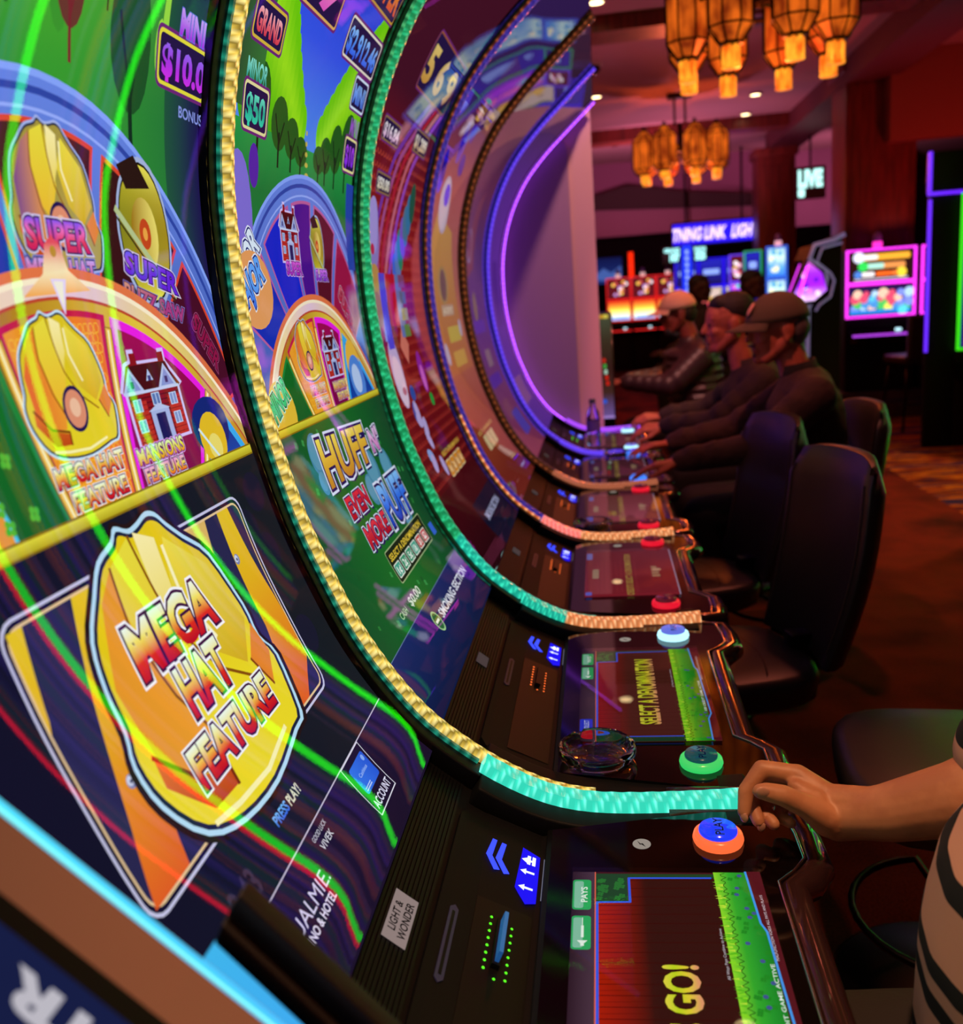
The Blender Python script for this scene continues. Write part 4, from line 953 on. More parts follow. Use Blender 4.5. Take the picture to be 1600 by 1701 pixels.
b = MB(); b.lathe([(0, .203), (.0155, .203), (.0155, .222), (0, .222)], BL, 20); b.build('cap', mat('grey_cap', '#384858', .5), bt, smooth=False)
b = MB(); b.lathe([(.0325, .075), (.0325, .125)], BL, 28, cap=False); b.build('bottle_label', mat('pale_label', '#6858a8', .5), bt, smooth=True)

# ------------------------------------------------------------- swivel chairs
def chair(loc, rz, label, back_h=.5, seat_z=.50):
    t = thing('swivel_chair', label, 'chair', loc, rz, 'dark leather swivel chairs along the row')
    W = wm(t)
    g = lambda x, y, z: W @ Vector((x, y, z))
    # seat pad: rounded square with a crown
    b = MB(); n = 10; w = .225; dpt = .225
    top = []; 
    def pad(z, k, cr):
        r = []
        for i in range(32):
            a = 2*PI*i/32; cx, sx = math.cos(a), math.sin(a); e = 3.6
            q = (abs(cx)**e+abs(sx)**e)**(-1/e); r.append(g(q*cx*dpt*k, q*sx*w*k, z+cr))
        return r
    rings = [pad(seat_z-.085, .90, 0), pad(seat_z-.07, .98, 0), pad(seat_z-.02, 1.0, 0), pad(seat_z-.004, .97, 0), pad(seat_z+.004, .88, 0), pad(seat_z+.012, .6, 0), pad(seat_z+.014, .2, 0)]
    vs = [v for r in rings for v in r]; fs = []
    for i in range(len(rings)-1):
        for k in range(32): fs.append((i*32+k, i*32+(k+1) % 32, (i+1)*32+(k+1) % 32, (i+1)*32+k))
    fs.append(tuple(range(31, -1, -1))); fs.append(tuple(6*32+k for k in range(32)))
    b.add(vs, fs); st = b.build('seat', M_LEATHER, t, smooth=True)
    b = MB(); P = []
    for i in range(33):
        y = -.19+.38*i/32; P.append(g(.04+.05*math.cos(y*7), y, seat_z+.0125))
    b.tube(P, .0014, 6); b.build('seam', M_STITCH, st)
    # back pad: slightly hollow, leaning away
    b = MB(); NR = 12; NC = 12; th = .075
    def bp(i, j, side):
        a = -1+2*j/NC; h = i/NR; zz = seat_z+.0+back_h*h
        ww = (.205+.03*math.sin(min(1, h*1.4)*PI*.6))*(1-.10*max(0, h-.85)/.15)
        rnd_ = 1-.06*max(0, (abs(a)-.8)/.2)**2
        x = .235+.10*h+.05*a*a*-1+.02*math.sin(h*PI) + (0 if side == 0 else th*(1-.45*abs(a)**4)*(1-.35*max(0, h-.85)/.15))
        if side == 0: x += .018*max(0, (abs(a)-.8)/.2)**2+.02*max(0, h-.9)/.1
        z = zz-(.03*abs(a)**4 if h > .9 else 0)
        return g(x, a*ww*rnd_, z)
    vs = []; fs = []
    for side in (0, 1):
        for i in range(NR+1):
            for j in range(NC+1): vs.append(bp(i, j, side))
    I = lambda s_, i, j: s_*(NR+1)*(NC+1)+i*(NC+1)+j
    for i in range(NR):
        for j in range(NC):
            fs.append((I(0,i,j), I(0,i,j+1), I(0,i+1,j+1), I(0,i+1,j))); fs.append((I(1,i,j), I(1,i+1,j), I(1,i+1,j+1), I(1,i,j+1)))
        for j in (0, NC): fs.append((I(0,i,j), I(0,i+1,j), I(1,i+1,j), I(1,i,j)))
    for j in range(NC):
        for i in (0, NR): fs.append((I(0,i,j), I(0,i,j+1), I(1,i,j+1), I(1,i,j)))
    b.add(vs, fs); bk = b.build('backrest', M_LEATHER, t, bevel=.018)
    for a_ in (0.08, .92):
        b = MB()
        j = a_*NC; P = []
        for i in range(1, NR):
            v0 = bp(i, int(j), 0).lerp(bp(i, int(j)+1, 0), j-int(j)); P.append(v0+(g(-.002, 0, 0)-g(0, 0, 0)))
        b.tube(P, .0015, 6); b.build('seam', M_STITCH, bk)
    b = MB(); b.box(.19, .27, -.03, .03, seat_z-.11, seat_z+.04, W); b.box(.0, .25, -.03, .03, seat_z-.12, seat_z-.09, W); b.build('back_bracket', M_DARKMETAL, t, bevel=.006)
    b = MB(); b.tube([g(0, 0, .04), g(0, 0, seat_z-.085)], .028, 16); b.build('pedestal', M_DARKMETAL, t, smooth=False)
    b = MB(); b.lathe([(0, 0), (.23, 0), (.235, .008), (.22, .018), (.05, .035), (0, .04)], (0, 0, 0), 32, W); b.build('base_plate', M_DARKMETAL, t, smooth=True)
    b = MB(); P = [g(.19*math.cos(a), .19*math.sin(a), .20) for a in [PI*.55+i*PI*.9/14 for i in range(15)]]; P = [g(0, .02, .20)]+P+[g(0, -.02, .20)]
    b.tube(P, .008, 10); b.build('foot_ring', mat('brushed_ring', '#2c2422', .4, 1.0) if 'brushed_ring' not in bpy.data.materials else bpy.data.materials['brushed_ring'], t, smooth=True)
    return t
chair((.655, 1.74, 0), -.10, 'empty leather swivel chair nearest the camera, behind the forearm', seat_z=.55)
chair((.285, 2.41, 0), .24, 'empty swivel chair with a violet-lit back, second from the camera', .53)
chair((.26, 3.16, 0), .24, 'empty swivel chair pushed in just before the man in the olive cap', .53)
chair((.66, 3.66, 0), .12, 'swivel chair under the man in the olive cap', .50)
chair((.60, 4.62, 0), .1, 'swivel chair under the bareheaded man', .50)
chair((.62, 6.05, 0), .1, 'swivel chair under the man in the pale cap', .50)


# ------------------------------------------------------------- chandeliers
M_AMBER = mat('amber_glass', '#602008', .4, emis='#e86818', es=1.0, noise=(11, '#7a2808', 6, (1, 1, .45)))
M_AMBER2 = mat('bright_amber_glass', '#602008', .4, emis='#ffa028', es=1.4, noise=(26, '#d85810', 5, (1, 1, .4)))
M_IRON = mat('dark_bronze', '#1c0c08', .45, .7)
M_CANOPY = mat('canopy_metal', '#2c1c20', .3, .8)
RAD = [.125]; HS = [1.0]
def lantern_meshes():
    N = 8; r = RAD[0]
    prof = [(.045, .36), (.05, .33), (.10, .27), (r, .20), (r, -.22), (.065, -.30), (.06, -.305)]
    fr = MB(); gl = MB(); lo = MB()
    for k in range(N):
        a = 2*PI*k/N+.2; fr.tube([(q*math.cos(a), q*math.sin(a), z) for q, z in prof], .0055, 6)
        a2 = 2*PI*(k+1)/N+.2
        for (q0, z0), (q1, z1) in zip(prof, prof[1:]):
            e = .93; gl.add([(q0*e*math.cos(a), q0*e*math.sin(a), z0), (q0*e*math.cos(a2), q0*e*math.sin(a2), z0), (q1*e*math.cos(a2), q1*e*math.sin(a2), z1), (q1*e*math.cos(a), q1*e*math.sin(a), z1)], [(0, 1, 2, 3)])
    for q, z in ((r, .20), (r, -.22), (.10, .27), (.06, -.30), (.045, .36)):
        fr.tube([(q*math.cos(2*PI*k/N+.2), q*math.sin(2*PI*k/N+.2), z) for k in range(N+1)], .006, 6)
    for k in range(6):
        a = 2*PI*k/6; lo.tube([(.036*math.cos(a), .036*math.sin(a), z) for z in (-.31, -.322, -.405, -.415)], [.005, .0155, .0155, .005], 8)
    lo.lathe([(0, -.430), (.048, -.428), (.052, -.420), (.046, -.412), (0, -.412)], (0, 0, 0), 20)
    fr.lathe([(0, -.30), (.06, -.305), (.065, -.312), (0, -.315)], (0, 0, 0), 16); fr.tube([(0, 0, .36), (0, 0, .43)], [.03, .012], 8)
    for m_ in (fr, gl, lo): m_.v = [(x_, y_, z_*HS[0]) for x_, y_, z_ in m_.v]
    return fr, gl, lo
def chandelier(loc, label):
    t = thing('chandelier', label, 'chandelier', loc, .1)
    top = CEIL-loc[2]
    def at(mb, m):
        mb.v = [tuple(wm(t) @ Vector(v)) for v in mb.v]; return mb
    b = MB(); b.box(-.14, .14, -.05, .05, top-.06, top); at(b, 0).build('canopy', M_CANOPY, t, bevel=.01)
    for x in (-.06, .06):
        b = MB(); b.tube([(x, 0, top-.05), (x, 0, .3)], .014, 10); at(b, 0).build('stem', M_IRON, t, smooth=True)
    b = MB(); b.tube([(.40*math.cos(2*PI*k/24), .40*math.sin(2*PI*k/24), -.02) for k in range(25)], .016, 8)
    for k in range(4):
        a = PI*k/4; b.tube([(.40*math.cos(a), .40*math.sin(a), -.02), (-.40*math.cos(a), -.40*math.sin(a), -.02)], .010, 8)
    b.tube([(0, 0, -.05), (0, 0, .32)], .03, 10); at(b, 0).build('ring_frame', M_IRON, t, smooth=True)
    for k in range(8):
        a = 2*PI*k/8+.18; off = Vector((.43*math.cos(a), .43*math.sin(a), 0))
        fr, gl, lo = lantern_meshes()
        for m in (fr, gl, lo): m.v = [tuple(wm(t) @ (Vector(v)+off)) for v in m.v]
        f = fr.build('lantern', M_IRON, t, smooth=False); gl.build('lantern_glass', M_AMBER, f); lo.build('lower_lantern', M_AMBER2, f, smooth=True)
chandelier((.985, 5.95, 3.035), 'large nearer chandelier of amber glass lanterns at the top of the photo')
RAD[0] = .145; HS[0] = .70
chandelier((1.02, 11.46, 2.96), 'smaller looking farther chandelier of amber glass lanterns on two stems')

# ------------------------------------------------------------- ceiling fittings
M_LAMP = mat('downlight_lens', '#ffffff', .5, emis='#ffe0a0', es=7)
M_WHITE = mat('fitting_ring', '#b09a98', .5)
for (x, y), lb in (((.09, 7.65), 'round downlight at the top edge beside the end wall'), ((1.93, 11.92), 'round downlight seen between the near lanterns'), ((.086, 11.1), 'round downlight left of the far chandelier'), ((2.01, 13.2), 'round downlight right of the far chandelier'), ((.30, .45), 'added unseen downlight above the nearest console'), ((.55, 3.9), 'added unseen downlight over the seated men'), ((.10, 2.5), 'added unseen downlight over the third curved machine')):  # the last three fittings are added to house the fill lamps
    t = thing('ceiling_downlight', lb, 'ceiling light', (x, y, CEIL-.02), 0, 'round recessed downlights')
    b = MB(); b.lathe([(.055, 0), (.075, -.004), (.078, .02), (.055, .02)], (x, y, CEIL-.02), 24, cap=False); b.build('trim_ring', M_WHITE, t, smooth=True)
    b = MB(); b.lathe([(0, 0), (.056, 0), (.056, .012), (0, .012)], (x, y, CEIL-.018), 24); b.build('lens', M_LAMP, t)
for (x, y), lb in (((.046, 9.6), 'dark dome security camera near the end wall top'), ((.35, 14.2), 'dark dome security camera left of the far chandelier')):
    t = thing('security_camera', lb, 'security camera', (x, y, CEIL-.03))
    b = MB(); b.lathe([(0, .03), (.10, .03), (.10, 0), (0, 0)], (x, y, CEIL-.03), 24); b.build('housing', M_WHITE, t, smooth=False)
    b = MB(); b.lathe([(.085, 0), (.08, -.04), (.05, -.075), (0, -.085)], (x, y, CEIL-.03), 24); b.build('dome', M_GLOSS, t, smooth=True)

# ------------------------------------------------------------- machines and signs across the room
def ledmat(h, k=1.3):
    k = {'#20f008': 9, '#ff1028': 8, '#e030d8': 2.4}.get(h, k)
    n = 'glow_'+h
    return bpy.data.materials.get(n) or mat(n, '#101010', .3, emis=h, es=k)
def upright(loc, rz, label, w, z0, z1, glow, arts, group=None, depth=.5, topper=None, tilt=0, deckglow=None):
    t = thing('slot_machine', label, 'slot machine', loc, rz, group); W = wm(t)
    b = MB(); b.box(-w/2, w/2, 0, depth, 0, z1, W); b.build('cabinet', M_BLACK, t, bevel=.01)
    b = MB(); b.prism([(-.26, z0-.16), (0, z0-.10), (0, z0-.22), (-.22, z0-.24)], lambda a, z, h: W @ Vector((h, a, z)), -w/2, w/2); b.build('console', M_GLOSS, t)
    h = (z1-z0)/len(arts); fr = MB(); e = {'#20f008': .034, '#ff1028': .012}.get(glow, .018)
    for k, art in enumerate(arts):
        a0 = z0+h*k; a1 = a0+h
        for q in ((-w/2, w/2, a0, a0+e), (-w/2, w/2, a1-e, a1), (-w/2, -w/2+e, a0, a1), (w/2-e, w/2, a0, a1)): fr.box(q[0], q[1], -.035, -.005, q[2], q[3], W)
        A = Art(lambda u, v, h_: W @ Vector((u, -.02-h_, v)), .05); A.L = .0; art(A, -w/2+e+.01, w/2-e-.01, a0+e+.01, a1-e-.01); A.build('display', t, M_BRIGHT)
    fr.build('light_frame', ledmat(glow), t)
    if deckglow:
        b = MB(); b.box(-w/2+.02, w/2-.02, -.27, -.255, z0-.175, z0-.155, W); b.build('console_light', ledmat(deckglow), t)
        b = MB(); b.lathe([(0, 0), (.03, 0), (.03, .02), (0, .025)], W @ Vector((w*.2, -.2, z0-.135)), 16); b.build('play_button', ledmat('#c0f0ff', 1.6), t)
    if topper:
        b = MB(); P = W @ Vector((0, .15, z1))
        b.lathe([(0, 0), (.04, 0), (.045, .02), (.045, .07), (0, .07)], P, 16); tc_ = b.build('candle', ledmat(topper, 1.6), t)
        b = MB(); b.lathe([(0, .07), (.04, .07), (.04, .13), (.02, .16), (0, .165)], P, 16); b.build('candle_cap', mat('candle_'+topper, '#7868b8', .3), tc_)
    return t
def art_gem(A, u0, u1, v0, v1):
    A.rect(u0, u1, v0, v1, grad(v0, v1, '#102850', '#381858', '#201040')); X = lambda a: u0+(u1-u0)*a; Y = lambda b_: v0+(v1-v0)*b_; r = (u1-u0)*.06
    R = random.Random(5)
    for i in range(7):
        for j in range(4): A.circ(X(.1+i*.135+(j % 2)*.04), Y(.22+j*.17), r*R.uniform(.8, 1.5), R.choice(['#48b858', '#58b8e8', '#e8b8a0', '#d84868', '#e8e060', '#7888e8', '#4888c8', '#a8c8e8']), 10)
    A.rect(X(.02), X(.98), Y(.02), Y(.16), '#2878c8'); A.circ(X(.85), Y(.1), r*1.3, '#58c8e8', 12)
def art_bonus(A, u0, u1, v0, v1):
    A.rect(u0, u1, v0, v1, '#281010'); X = lambda a: u0+(u1-u0)*a; Y = lambda b_: v0+(v1-v0)*b_; r = (u1-u0)*.09
    A.rr(X(.08), X(.95), Y(.70), Y(.92), r*.4, '#e8a030'); A.rr(X(.1), X(.45), Y(.72), Y(.90), r*.4, '#e8e0e0'); A.circ(X(.15), Y(.82), r, '#d8d8f0', 14)
    A.rr(X(.15), X(.88), Y(.40), Y(.60), r*.4, '#d88848'); A.rr(X(.2), X(.55), Y(.41), Y(.59), r*.4, '#a0d8c8'); A.circ(X(.22), Y(.5), r*.9, '#30c850', 14)
    A.circ(X(.14), Y(.22), r*.7, '#4878c8', 12); A.rr(X(.2), X(.4), Y(.14), Y(.3), r*.3, '#e8e0e0'); A.rr(X(.42), X(.66), Y(.14), Y(.3), r*.3, '#e86020'); A.circ(X(.82), Y(.24), r*.9, '#e8c838', 12); A.rr(X(.66), X(.76), Y(.14), Y(.3), r*.3, '#e87030')
    A.rect(X(.08), X(.92), Y(.02), Y(.08), '#b8a8b8')
def art_hot(A, u0, u1, v0, v1):
    A.rect(u0, u1, v0, v1, grad(v0, v1, '#b0c8ff', '#fff8d0', '#ffe040', '#f08030', '#c02010')); A.rect(u0+.04, u1-.02, v0+.01, v0+.06, '#7098e0')
def art_face(A, u0, u1, v0, v1):
    A.rect(u0, u1, v0, v1, '#501018'); R = random.Random(int(u1*1000))
    for k in range(14): A.circ(R.uniform(u0+.04, u1-.04), R.uniform(v0+.05, v1-.05), .03, R.choice(['#e0a8c0', '#f0e0e8', '#c04848', '#b888c8', '#f0c050']), 9)
def art_blue(A, u0, u1, v0, v1):
    A.rect(u0, u1, v0, v1, grad(v0, v1, '#181048', '#2020a0')); A.rr(u0+.04, u1-.04, (v0+v1)/2-.04, (v0+v1)/2+.05, .02, '#8098e0')
def art_reel(A, u0, u1, v0, v1):
    A.rect(u0, u1, v0, v1, grad(v0, v1, '#e85090', '#d84050', '#486838', '#b8a088')); A.circ((u0+u1)/2, v0+(v1-v0)*.5, .06, '#d8a848', 12); A.rr(u0+.03, u1-.03, v1-.16, v1-.03, .02, '#c0a8a0')
def art_violet(A, u0, u1, v0, v1):
    A.rect(u0, u1, v0, v1, grad(v0, v1, '#e8c8f0', '#c02080', '#8018e0', '#a020f0', '#c070c0')); R = random.Random(9)
    for k in range(24): A.circ(R.uniform(u0+.03, u1-.03), R.uniform(v0, v1), .025, R.choice(['#c040e0', '#6010c8', '#e060c0', '#40c0c0', '#f0d0e0']), 9)
def art_pale(A, u0, u1, v0, v1):
    A.rect(u0, u1, v0, v1, grad(v0, v1, '#3878e8', '#5898d8', '#c8e8d8', '#90b8e0')); R = random.Random(4)
    for k in range(12): A.circ(R.uniform(u0+.03, u1-.03), R.uniform(v0+.05, v1-.02), .03, R.choice(['#d8e8a0', '#e0f0f0', '#58a0c8', '#f0e8c0']), 9)
def art_slots(A, u0, u1, v0, v1):
    A.rect(u0, u1, v0, v1, grad(v0, v1, '#2858a8', '#e06030', '#f0e8e0', '#e07840', '#80c0e0'))
    for k in range(5): A.rr(u0+.03, u1-.06, v0+.1+k*.17, v0+.2+k*.17, .02, ('#3878d0', '#f0a040', '#e8e8f0', '#e84838', '#68b868')[k])
def faceto(x, y, z=0, k=0): return math.atan2(-(x), -(y))*-1+0
# magenta bank on the right
for k, lb in enumerate(('magenta framed slot machine behind the round table side, left one of the pair', 'magenta framed slot machine half hidden by the tall black cabinet')):
    upright((2.82+.72*k, 10.0, 0), -.05, lb if k else 'magenta framed slot machine with two bright displays and an empty stool', .66, 1.03, 1.70, '#e030d8', (art_gem, art_bonus), 'magenta framed machines', .45, '#ff30c0', deckglow='#b040e0')
# dark machine with silver outline and violet display
t = thing('slot_machine', 'tall curved machine outlined in silver beside the magenta pair', 'slot machine', (1.9, 8.3, 0), .0)
SIL = [(2.05, 1.80), (1.97, 1.76), (1.81, 1.73), (1.77, 1.62), (1.88, 1.52), (1.91, 1.46), (1.88, 1.33), (1.79, 1.27), (1.76, 1.22), (1.755, .80)]
b = MB(); b.prism(SIL+[(1.79, 0), (2.02, 0), (2.03, 1.72)], lambda a, z, h: (a, h, z), 8.3, 8.9); b.build('cabinet', M_CAB, t)
M_SIL = mat('silver_outline', '#9a90b0', .3, .6, emis='#8878a8', es=.45)
b = MB(); b.tube([(x, 8.29, z) for x, z in SIL], .018, 8); b.build('outline', M_SIL, t, smooth=True)
b = MB(); b.tube([(x+.06, 8.29, z-.03) for x, z in SIL[1:-1]], .010, 8); b.build('outline', M_SIL, t, smooth=True)
A = Art(lambda u, v, h: (u, 8.24-h, v), .05); A.L = 0
A.poly([(1.60, 1.27), (1.75, 1.60), (1.86, 1.50), (1.90, 1.36), (1.80, 1.28)], grad(1.27, 1.6, '#e8c0f0', '#a020e8', '#9018e0', '#d060c0'))
for k in range(3): A.line([(1.56+.05*k, 1.27), (1.68+.05*k, 1.58)], .012, '#e838f0') if k == 0 else None
for k in range(10): A.circ(rnd.uniform(1.70, 1.84), rnd.uniform(1.3, 1.5), .02, rnd.choice(['#e070d0', '#6010b8', '#f0d0f0']), 8)
b = MB(); b.tube([(1.655, 8.20, 1.27), (1.735, 8.20, 1.56)], .008, 8); b.build('magenta_edge_light', ledmat('#e030f8', 5), t, smooth=True)
A.build('display', t, M_BRIGHT); b = MB(); b.prism([(1.57, 1.24), (1.73, 1.62), (1.88, 1.52), (1.90, 1.30), (1.80, 1.25)], lambda a, z, h: (a, h, z), 8.245, 8.32); b.build('display_body', M_BLACK, t)
# angled machines in the middle distance
upright((2.36, 13.0, 0), -.30, 'angled machine with a pale blue two-part display', .27, 1.08, 1.90, '#3060e0', (art_pale, art_pale), None, .3, '#d090a0')
upright((2.12, 13.4, 0), -.35, 'angled machine edged in green light beside the pale blue one', .24, 1.10, 1.88, '#209868', (art_blue, art_blue), None, .3)
upright((1.98, 13.9, 0), -.35, 'angled machine with a hot pink lower display', .22, 1.10, 1.86, '#6840f0', (art_violet, art_face), None, .3)
# blue framed trio under the long sign
for k in range(3):
    upright((1.56+.42*k, 17.0, 0), 0, ('left', 'middle', 'right')[k]+' one of the three blue framed machines below the long lit sign', .41, .98, 1.92, '#2410f0', (art_reel, art_blue), 'blue framed trio', .5)
# red bank at the far left
for k in range(4):
    upright((.40+.46*k, 18.0, 0), 0, ('first', 'second', 'third', 'fourth')[k]+' from the left of the red framed machines at the back', .45, .92, 1.72, '#e01818', (art_hot, art_face), 'red framed machines at the back', .5, '#c09090', deckglow='#e02020')
# signs
def flatsign(name, label, cat, x0, x1, y, z0, z1, paint, body='black', d=.12, m=None):
    t = thing(name, label, cat, ((x0+x1)/2, y, z0))
    b = MB(); b.box(x0-.02, x1+.02, y, y+d, z0-.02, z1+.02); b.build('housing', M_BLACK, t, bevel=.01)
    A = Art(lambda u, v, h: (u, y-.004-h, v)); A.L = 0; paint(A); A.build('lit_face', t, m or M_BRIGHT); return t
def p1(A):
    A.rect(1.30, 2.60, 2.15, 2.46, '#2010e8'); A.text('LIGHTNING LINK', .98+.33, 2.21, .18, '#e8d0ff', 2.18, .03, outl=[(.04, '#b060e0')], shear=.15); A.text('LIGHTNING', 2.30, 2.21, .18, '#e8d0ff', 2.9, .03, shear=.15)
    A.b = (-9, 9, -9, 9)
tsg = flatsign('lit_sign', 'long blue sign with pink script lettering hanging over the blue machines', 'sign', 1.28, 2.60, 16.2, 2.14, 2.47, lambda A: (setattr(A, 'b', (1.28, 2.60, 2.14, 2.47)), A.rect(1.28, 2.60, 2.14, 2.47, '#2414e0'), A.text('LIGHTNING LINK', .93, 2.21, .19, '#f0d8ff', 2.12, .03, outl=[(.05, '#9050e8')], shear=.15), A.text('LIGHTNING', 2.22, 2.21, .19, '#f0d8ff', 3.0, .03, outl=[(.05, '#9050e8')], shear=.15)))
for x_ in (1.5, 2.4): b = MB(); b.tube([(x_, 16.26, 2.48), (x_, 16.26, 3.6)], .02, 8); b.build('hanger_rod', M_DARKMETAL, tsg)
tp = flatsign('lit_column_sign', 'narrow vertical blue lit sign under the long sign', 'sign', 1.39, 1.55, 15.9, 1.22, 2.12, lambda A: (A.rect(1.39, 1.55, 1.22, 2.12, '#1c30e8'), [A.rr(1.445, 1.495, 1.28+k*.1, 1.35+k*.1, .02, '#88a0ff') for k in range(8)]))
b = MB(); b.box(1.42, 1.52, 15.92, 16.0, 0, 1.2); b.build('post', M_DARKMETAL, tp)
ND = flatsign('jackpot_number', 'white digits left of the vertical blue sign', 'sign', 1.10, 1.36, 15.9, 1.88, 2.10, lambda A: (A.text('GRAND', 1.11, 2.03, .06, '#b0ffff', 1.36, .05), A.text('187', 1.20, 1.89, .12, '#b0ffff', 1.36, .06)), m=M_BRIGHT)
ND2 = flatsign('jackpot_number', 'white digits right of the vertical blue sign', 'sign', 1.58, 1.78, 15.9, 1.88, 2.10, lambda A: (A.text('MAJOR', 1.59, 2.03, .05, '#b0ffff', 1.78, .05), A.text('325', 1.60, 1.89, .12, '#b0ffff', 1.77, .06)), m=M_BRIGHT)
LV = thing('lit_word', 'white lit word by the left edge of the red brown column gap', 'sign', (2.98, 14, 2.55)); LV['label'] = 'glowing white word LIVE high beside the middle column'
A = Art(lambda u, v, h: (u, 13.996-h, v)); A.L = 0; A.text('LIVE', 2.83, 2.70, .22, '#c0fff8', 3.16, .07); A.rr(2.83, 2.92, 2.56, 2.67, .02, '#c0fff8'); A.build('lettering', LV, M_BRIGHT)
b = MB(); b.box(2.80, 3.20, 14.0, 14.06, 2.53, 2.96); b.build('backing', M_DARKWALL, LV); b = MB(); b.tube([(3.0, 14.03, 2.96), (3.0, 14.03, 3.6)], .015, 8); b.build('hanger_rod', M_DARKMETAL, LV)
flatsign('wall_screen', 'dim blue wall screen above the red machines at the far left', 'screen', -.15, .52, 19.5, 1.65, 2.15, lambda A: (A.rect(-.15, .52, 1.65, 2.15, grad(1.65, 2.15, '#283c90', '#181c58')), A.poly([(-.1, 1.75), (.15, 1.95), (.3, 1.85), (.5, 1.98), (.5, 1.75), (.2, 1.7)], '#5878d0')), m=M_DIM)
st = thing('signal_light', 'tall thin red glowing pole behind the red machines', 'light', (.68, 18.9, 0)); b = MB(); b.tube([(.68, 18.9, 1.7), (.68, 18.9, 2.2)], .045, 12); b.build('tube', ledmat('#ff2808', 1.4), st, smooth=True); b = MB(); b.tube([(.68, 18.9, 0), (.68, 18.9, 1.7)], .03, 12); b.build('pole', M_DARKMETAL, st, smooth=True)
# tall black machine with green edge at the right
def art_streaks(A, u0, u1, v0, v1):  # streaks made up for the reflections they give in the near displays
    A.rect(u0, u1, v0, v1, grad(v0, v1, '#40a8b8', '#a83828', '#e87838', '#c83828', '#58a848')); R = random.Random(int(u1*977+v0*31)); [A.rect(a, a+R.uniform(.01, .06), v0, v1, R.choice(['#3828a0', '#201860', '#5838c0', '#205840', '#100c28', '#6a4880', '#283878', '#a04830'])) for a in [u0+(u1-u0-.06)*k/16 for k in range(17)]]
t = upright((3.19, 8.1, 0), -.05, 'tall black machine edged in green light at the right side of the photo', .60, .80, 2.03, '#38d818', (art_streaks,), None, .5)
b = MB(); b.box(2.65, 3.5, 8.12, 8.22, 2.05, 2.36); b.build('top_box', M_BLACK, t, bevel=.01)
b = MB(); b.box(2.66, 2.90, 8.13, 8.2, 0, 2.05); b.build('side_body', M_PANEL, t, bevel=.01)
for q in ((2.635, 2.66, 2.05, 2.36), (2.635, 2.90, 2.03, 2.055), (2.645, 2.665, .80, 2.0)):
    b = MB(); b.box(q[0], q[1], 8.10, 8.125, q[2], q[3]); b.build('purple_edge_light', ledmat('#6820ff', 1.3), t)
upright((2.52, 4.93, 0), -.16, 'green edged machine standing nearer the camera beyond the right side', .62, .50, 2.90, '#20f008', (art_streaks,), None, .5)
upright((3.28, 5.06, 0), -.08, 'red edged machine beside the green edged one, beyond the right side', .56, .50, 2.90, '#ff1028', (art_streaks,), None, .45)
upright((3.22, 7.28, 0), -.10, 'green edged machine directly in front of the tall black one, beyond the right side', .62, .50, 2.90, '#20f008', (art_streaks,), None, .45)
# upright machine just beyond the end wall, seen edge-on
t = thing('slot_machine', 'thin gold topped display panel just past the end wall', 'slot machine', (.02, 5.35, 0))
b = MB(); b.box(-.05, .072, 5.32, 5.75, 0, 1.365); b.build('cabinet', M_GLOSS, t, bevel=.004)
A = Art(lambda u, v, h: (u, 5.317-h, v), .04); A.L = 0
A.rect(-.048, .070, .775, 1.36, grad(.77, 1.36, '#8868b8', '#503028', '#40201c', '#483828', '#586048')); A.rect(-.03, .055, 1.335, 1.355, '#f0b030'); A.circ(-.02, 1.345, .012, '#fff060', 12); A.circ(.04, 1.345, .012, '#fff060', 12); A.line([(-.02, 1.32), (0, 1.1)], .008, '#a88040')
for k, c_ in enumerate(('#e83020', '#50c050', '#c8f0d8', '#f02818', '#f02818')): A.rr(.012+.004*k, .030+.004*k, 1.09-.032*k, 1.115-.032*k, .005, c_)
A.rr(-.02, .03, .86, .885, .01, '#3868f0'); A.rect(-.04, .068, .775, .79, '#c098f0'); A.build('side_glass', t, M_DIM)  # reflections of gold and colours are painted into this self-lit glass
b = MB(); b.tube([(.071, 5.318, .78), (.071, 5.318, 1.36)], .004, 8); b.build('edge_trim', M_BRONZE, t, smooth=True)
# far stool + plinth at the magenta machines
def stool(loc, label):
    t = thing('bar_stool', label, 'stool', loc, .2); W = wm(t); g = lambda *a: W @ Vector(a)
    b = MB(); b.box(-.22, .22, -.2, .22, .62, .70, W); b.build('seat', M_LEATHER, t, bevel=.03)
    b = MB(); b.box(-.21, .21, -.24, -.18, .66, 1.06, W); b.build('backrest', M_LEATHER, t, bevel=.03)
    for sx in (-1, 1):
        for sy in (-1, 1): b = MB(); b.tube([g(sx*.17, sy*.16, .63), g(sx*.24, sy*.22, 0)], .014, 8); b.build('leg', M_DARKMETAL, t, smooth=True)
    b = MB(); b.tube([g(*p, .25) for p in ((-.21, -.19), (.21, -.19), (.21, .19), (-.21, .19), (-.21, -.19))], .009, 8); b.build('footrest', M_DARKMETAL, t)
stool((2.95, 9.25, 0), 'dark stool in front of the magenta framed machines')
b = MB(); b.box(2.4, 4.4, 9.95, 10.55, 0, .28); struct(b.build('trim_10', M_DARKWALL, bevel=.01))
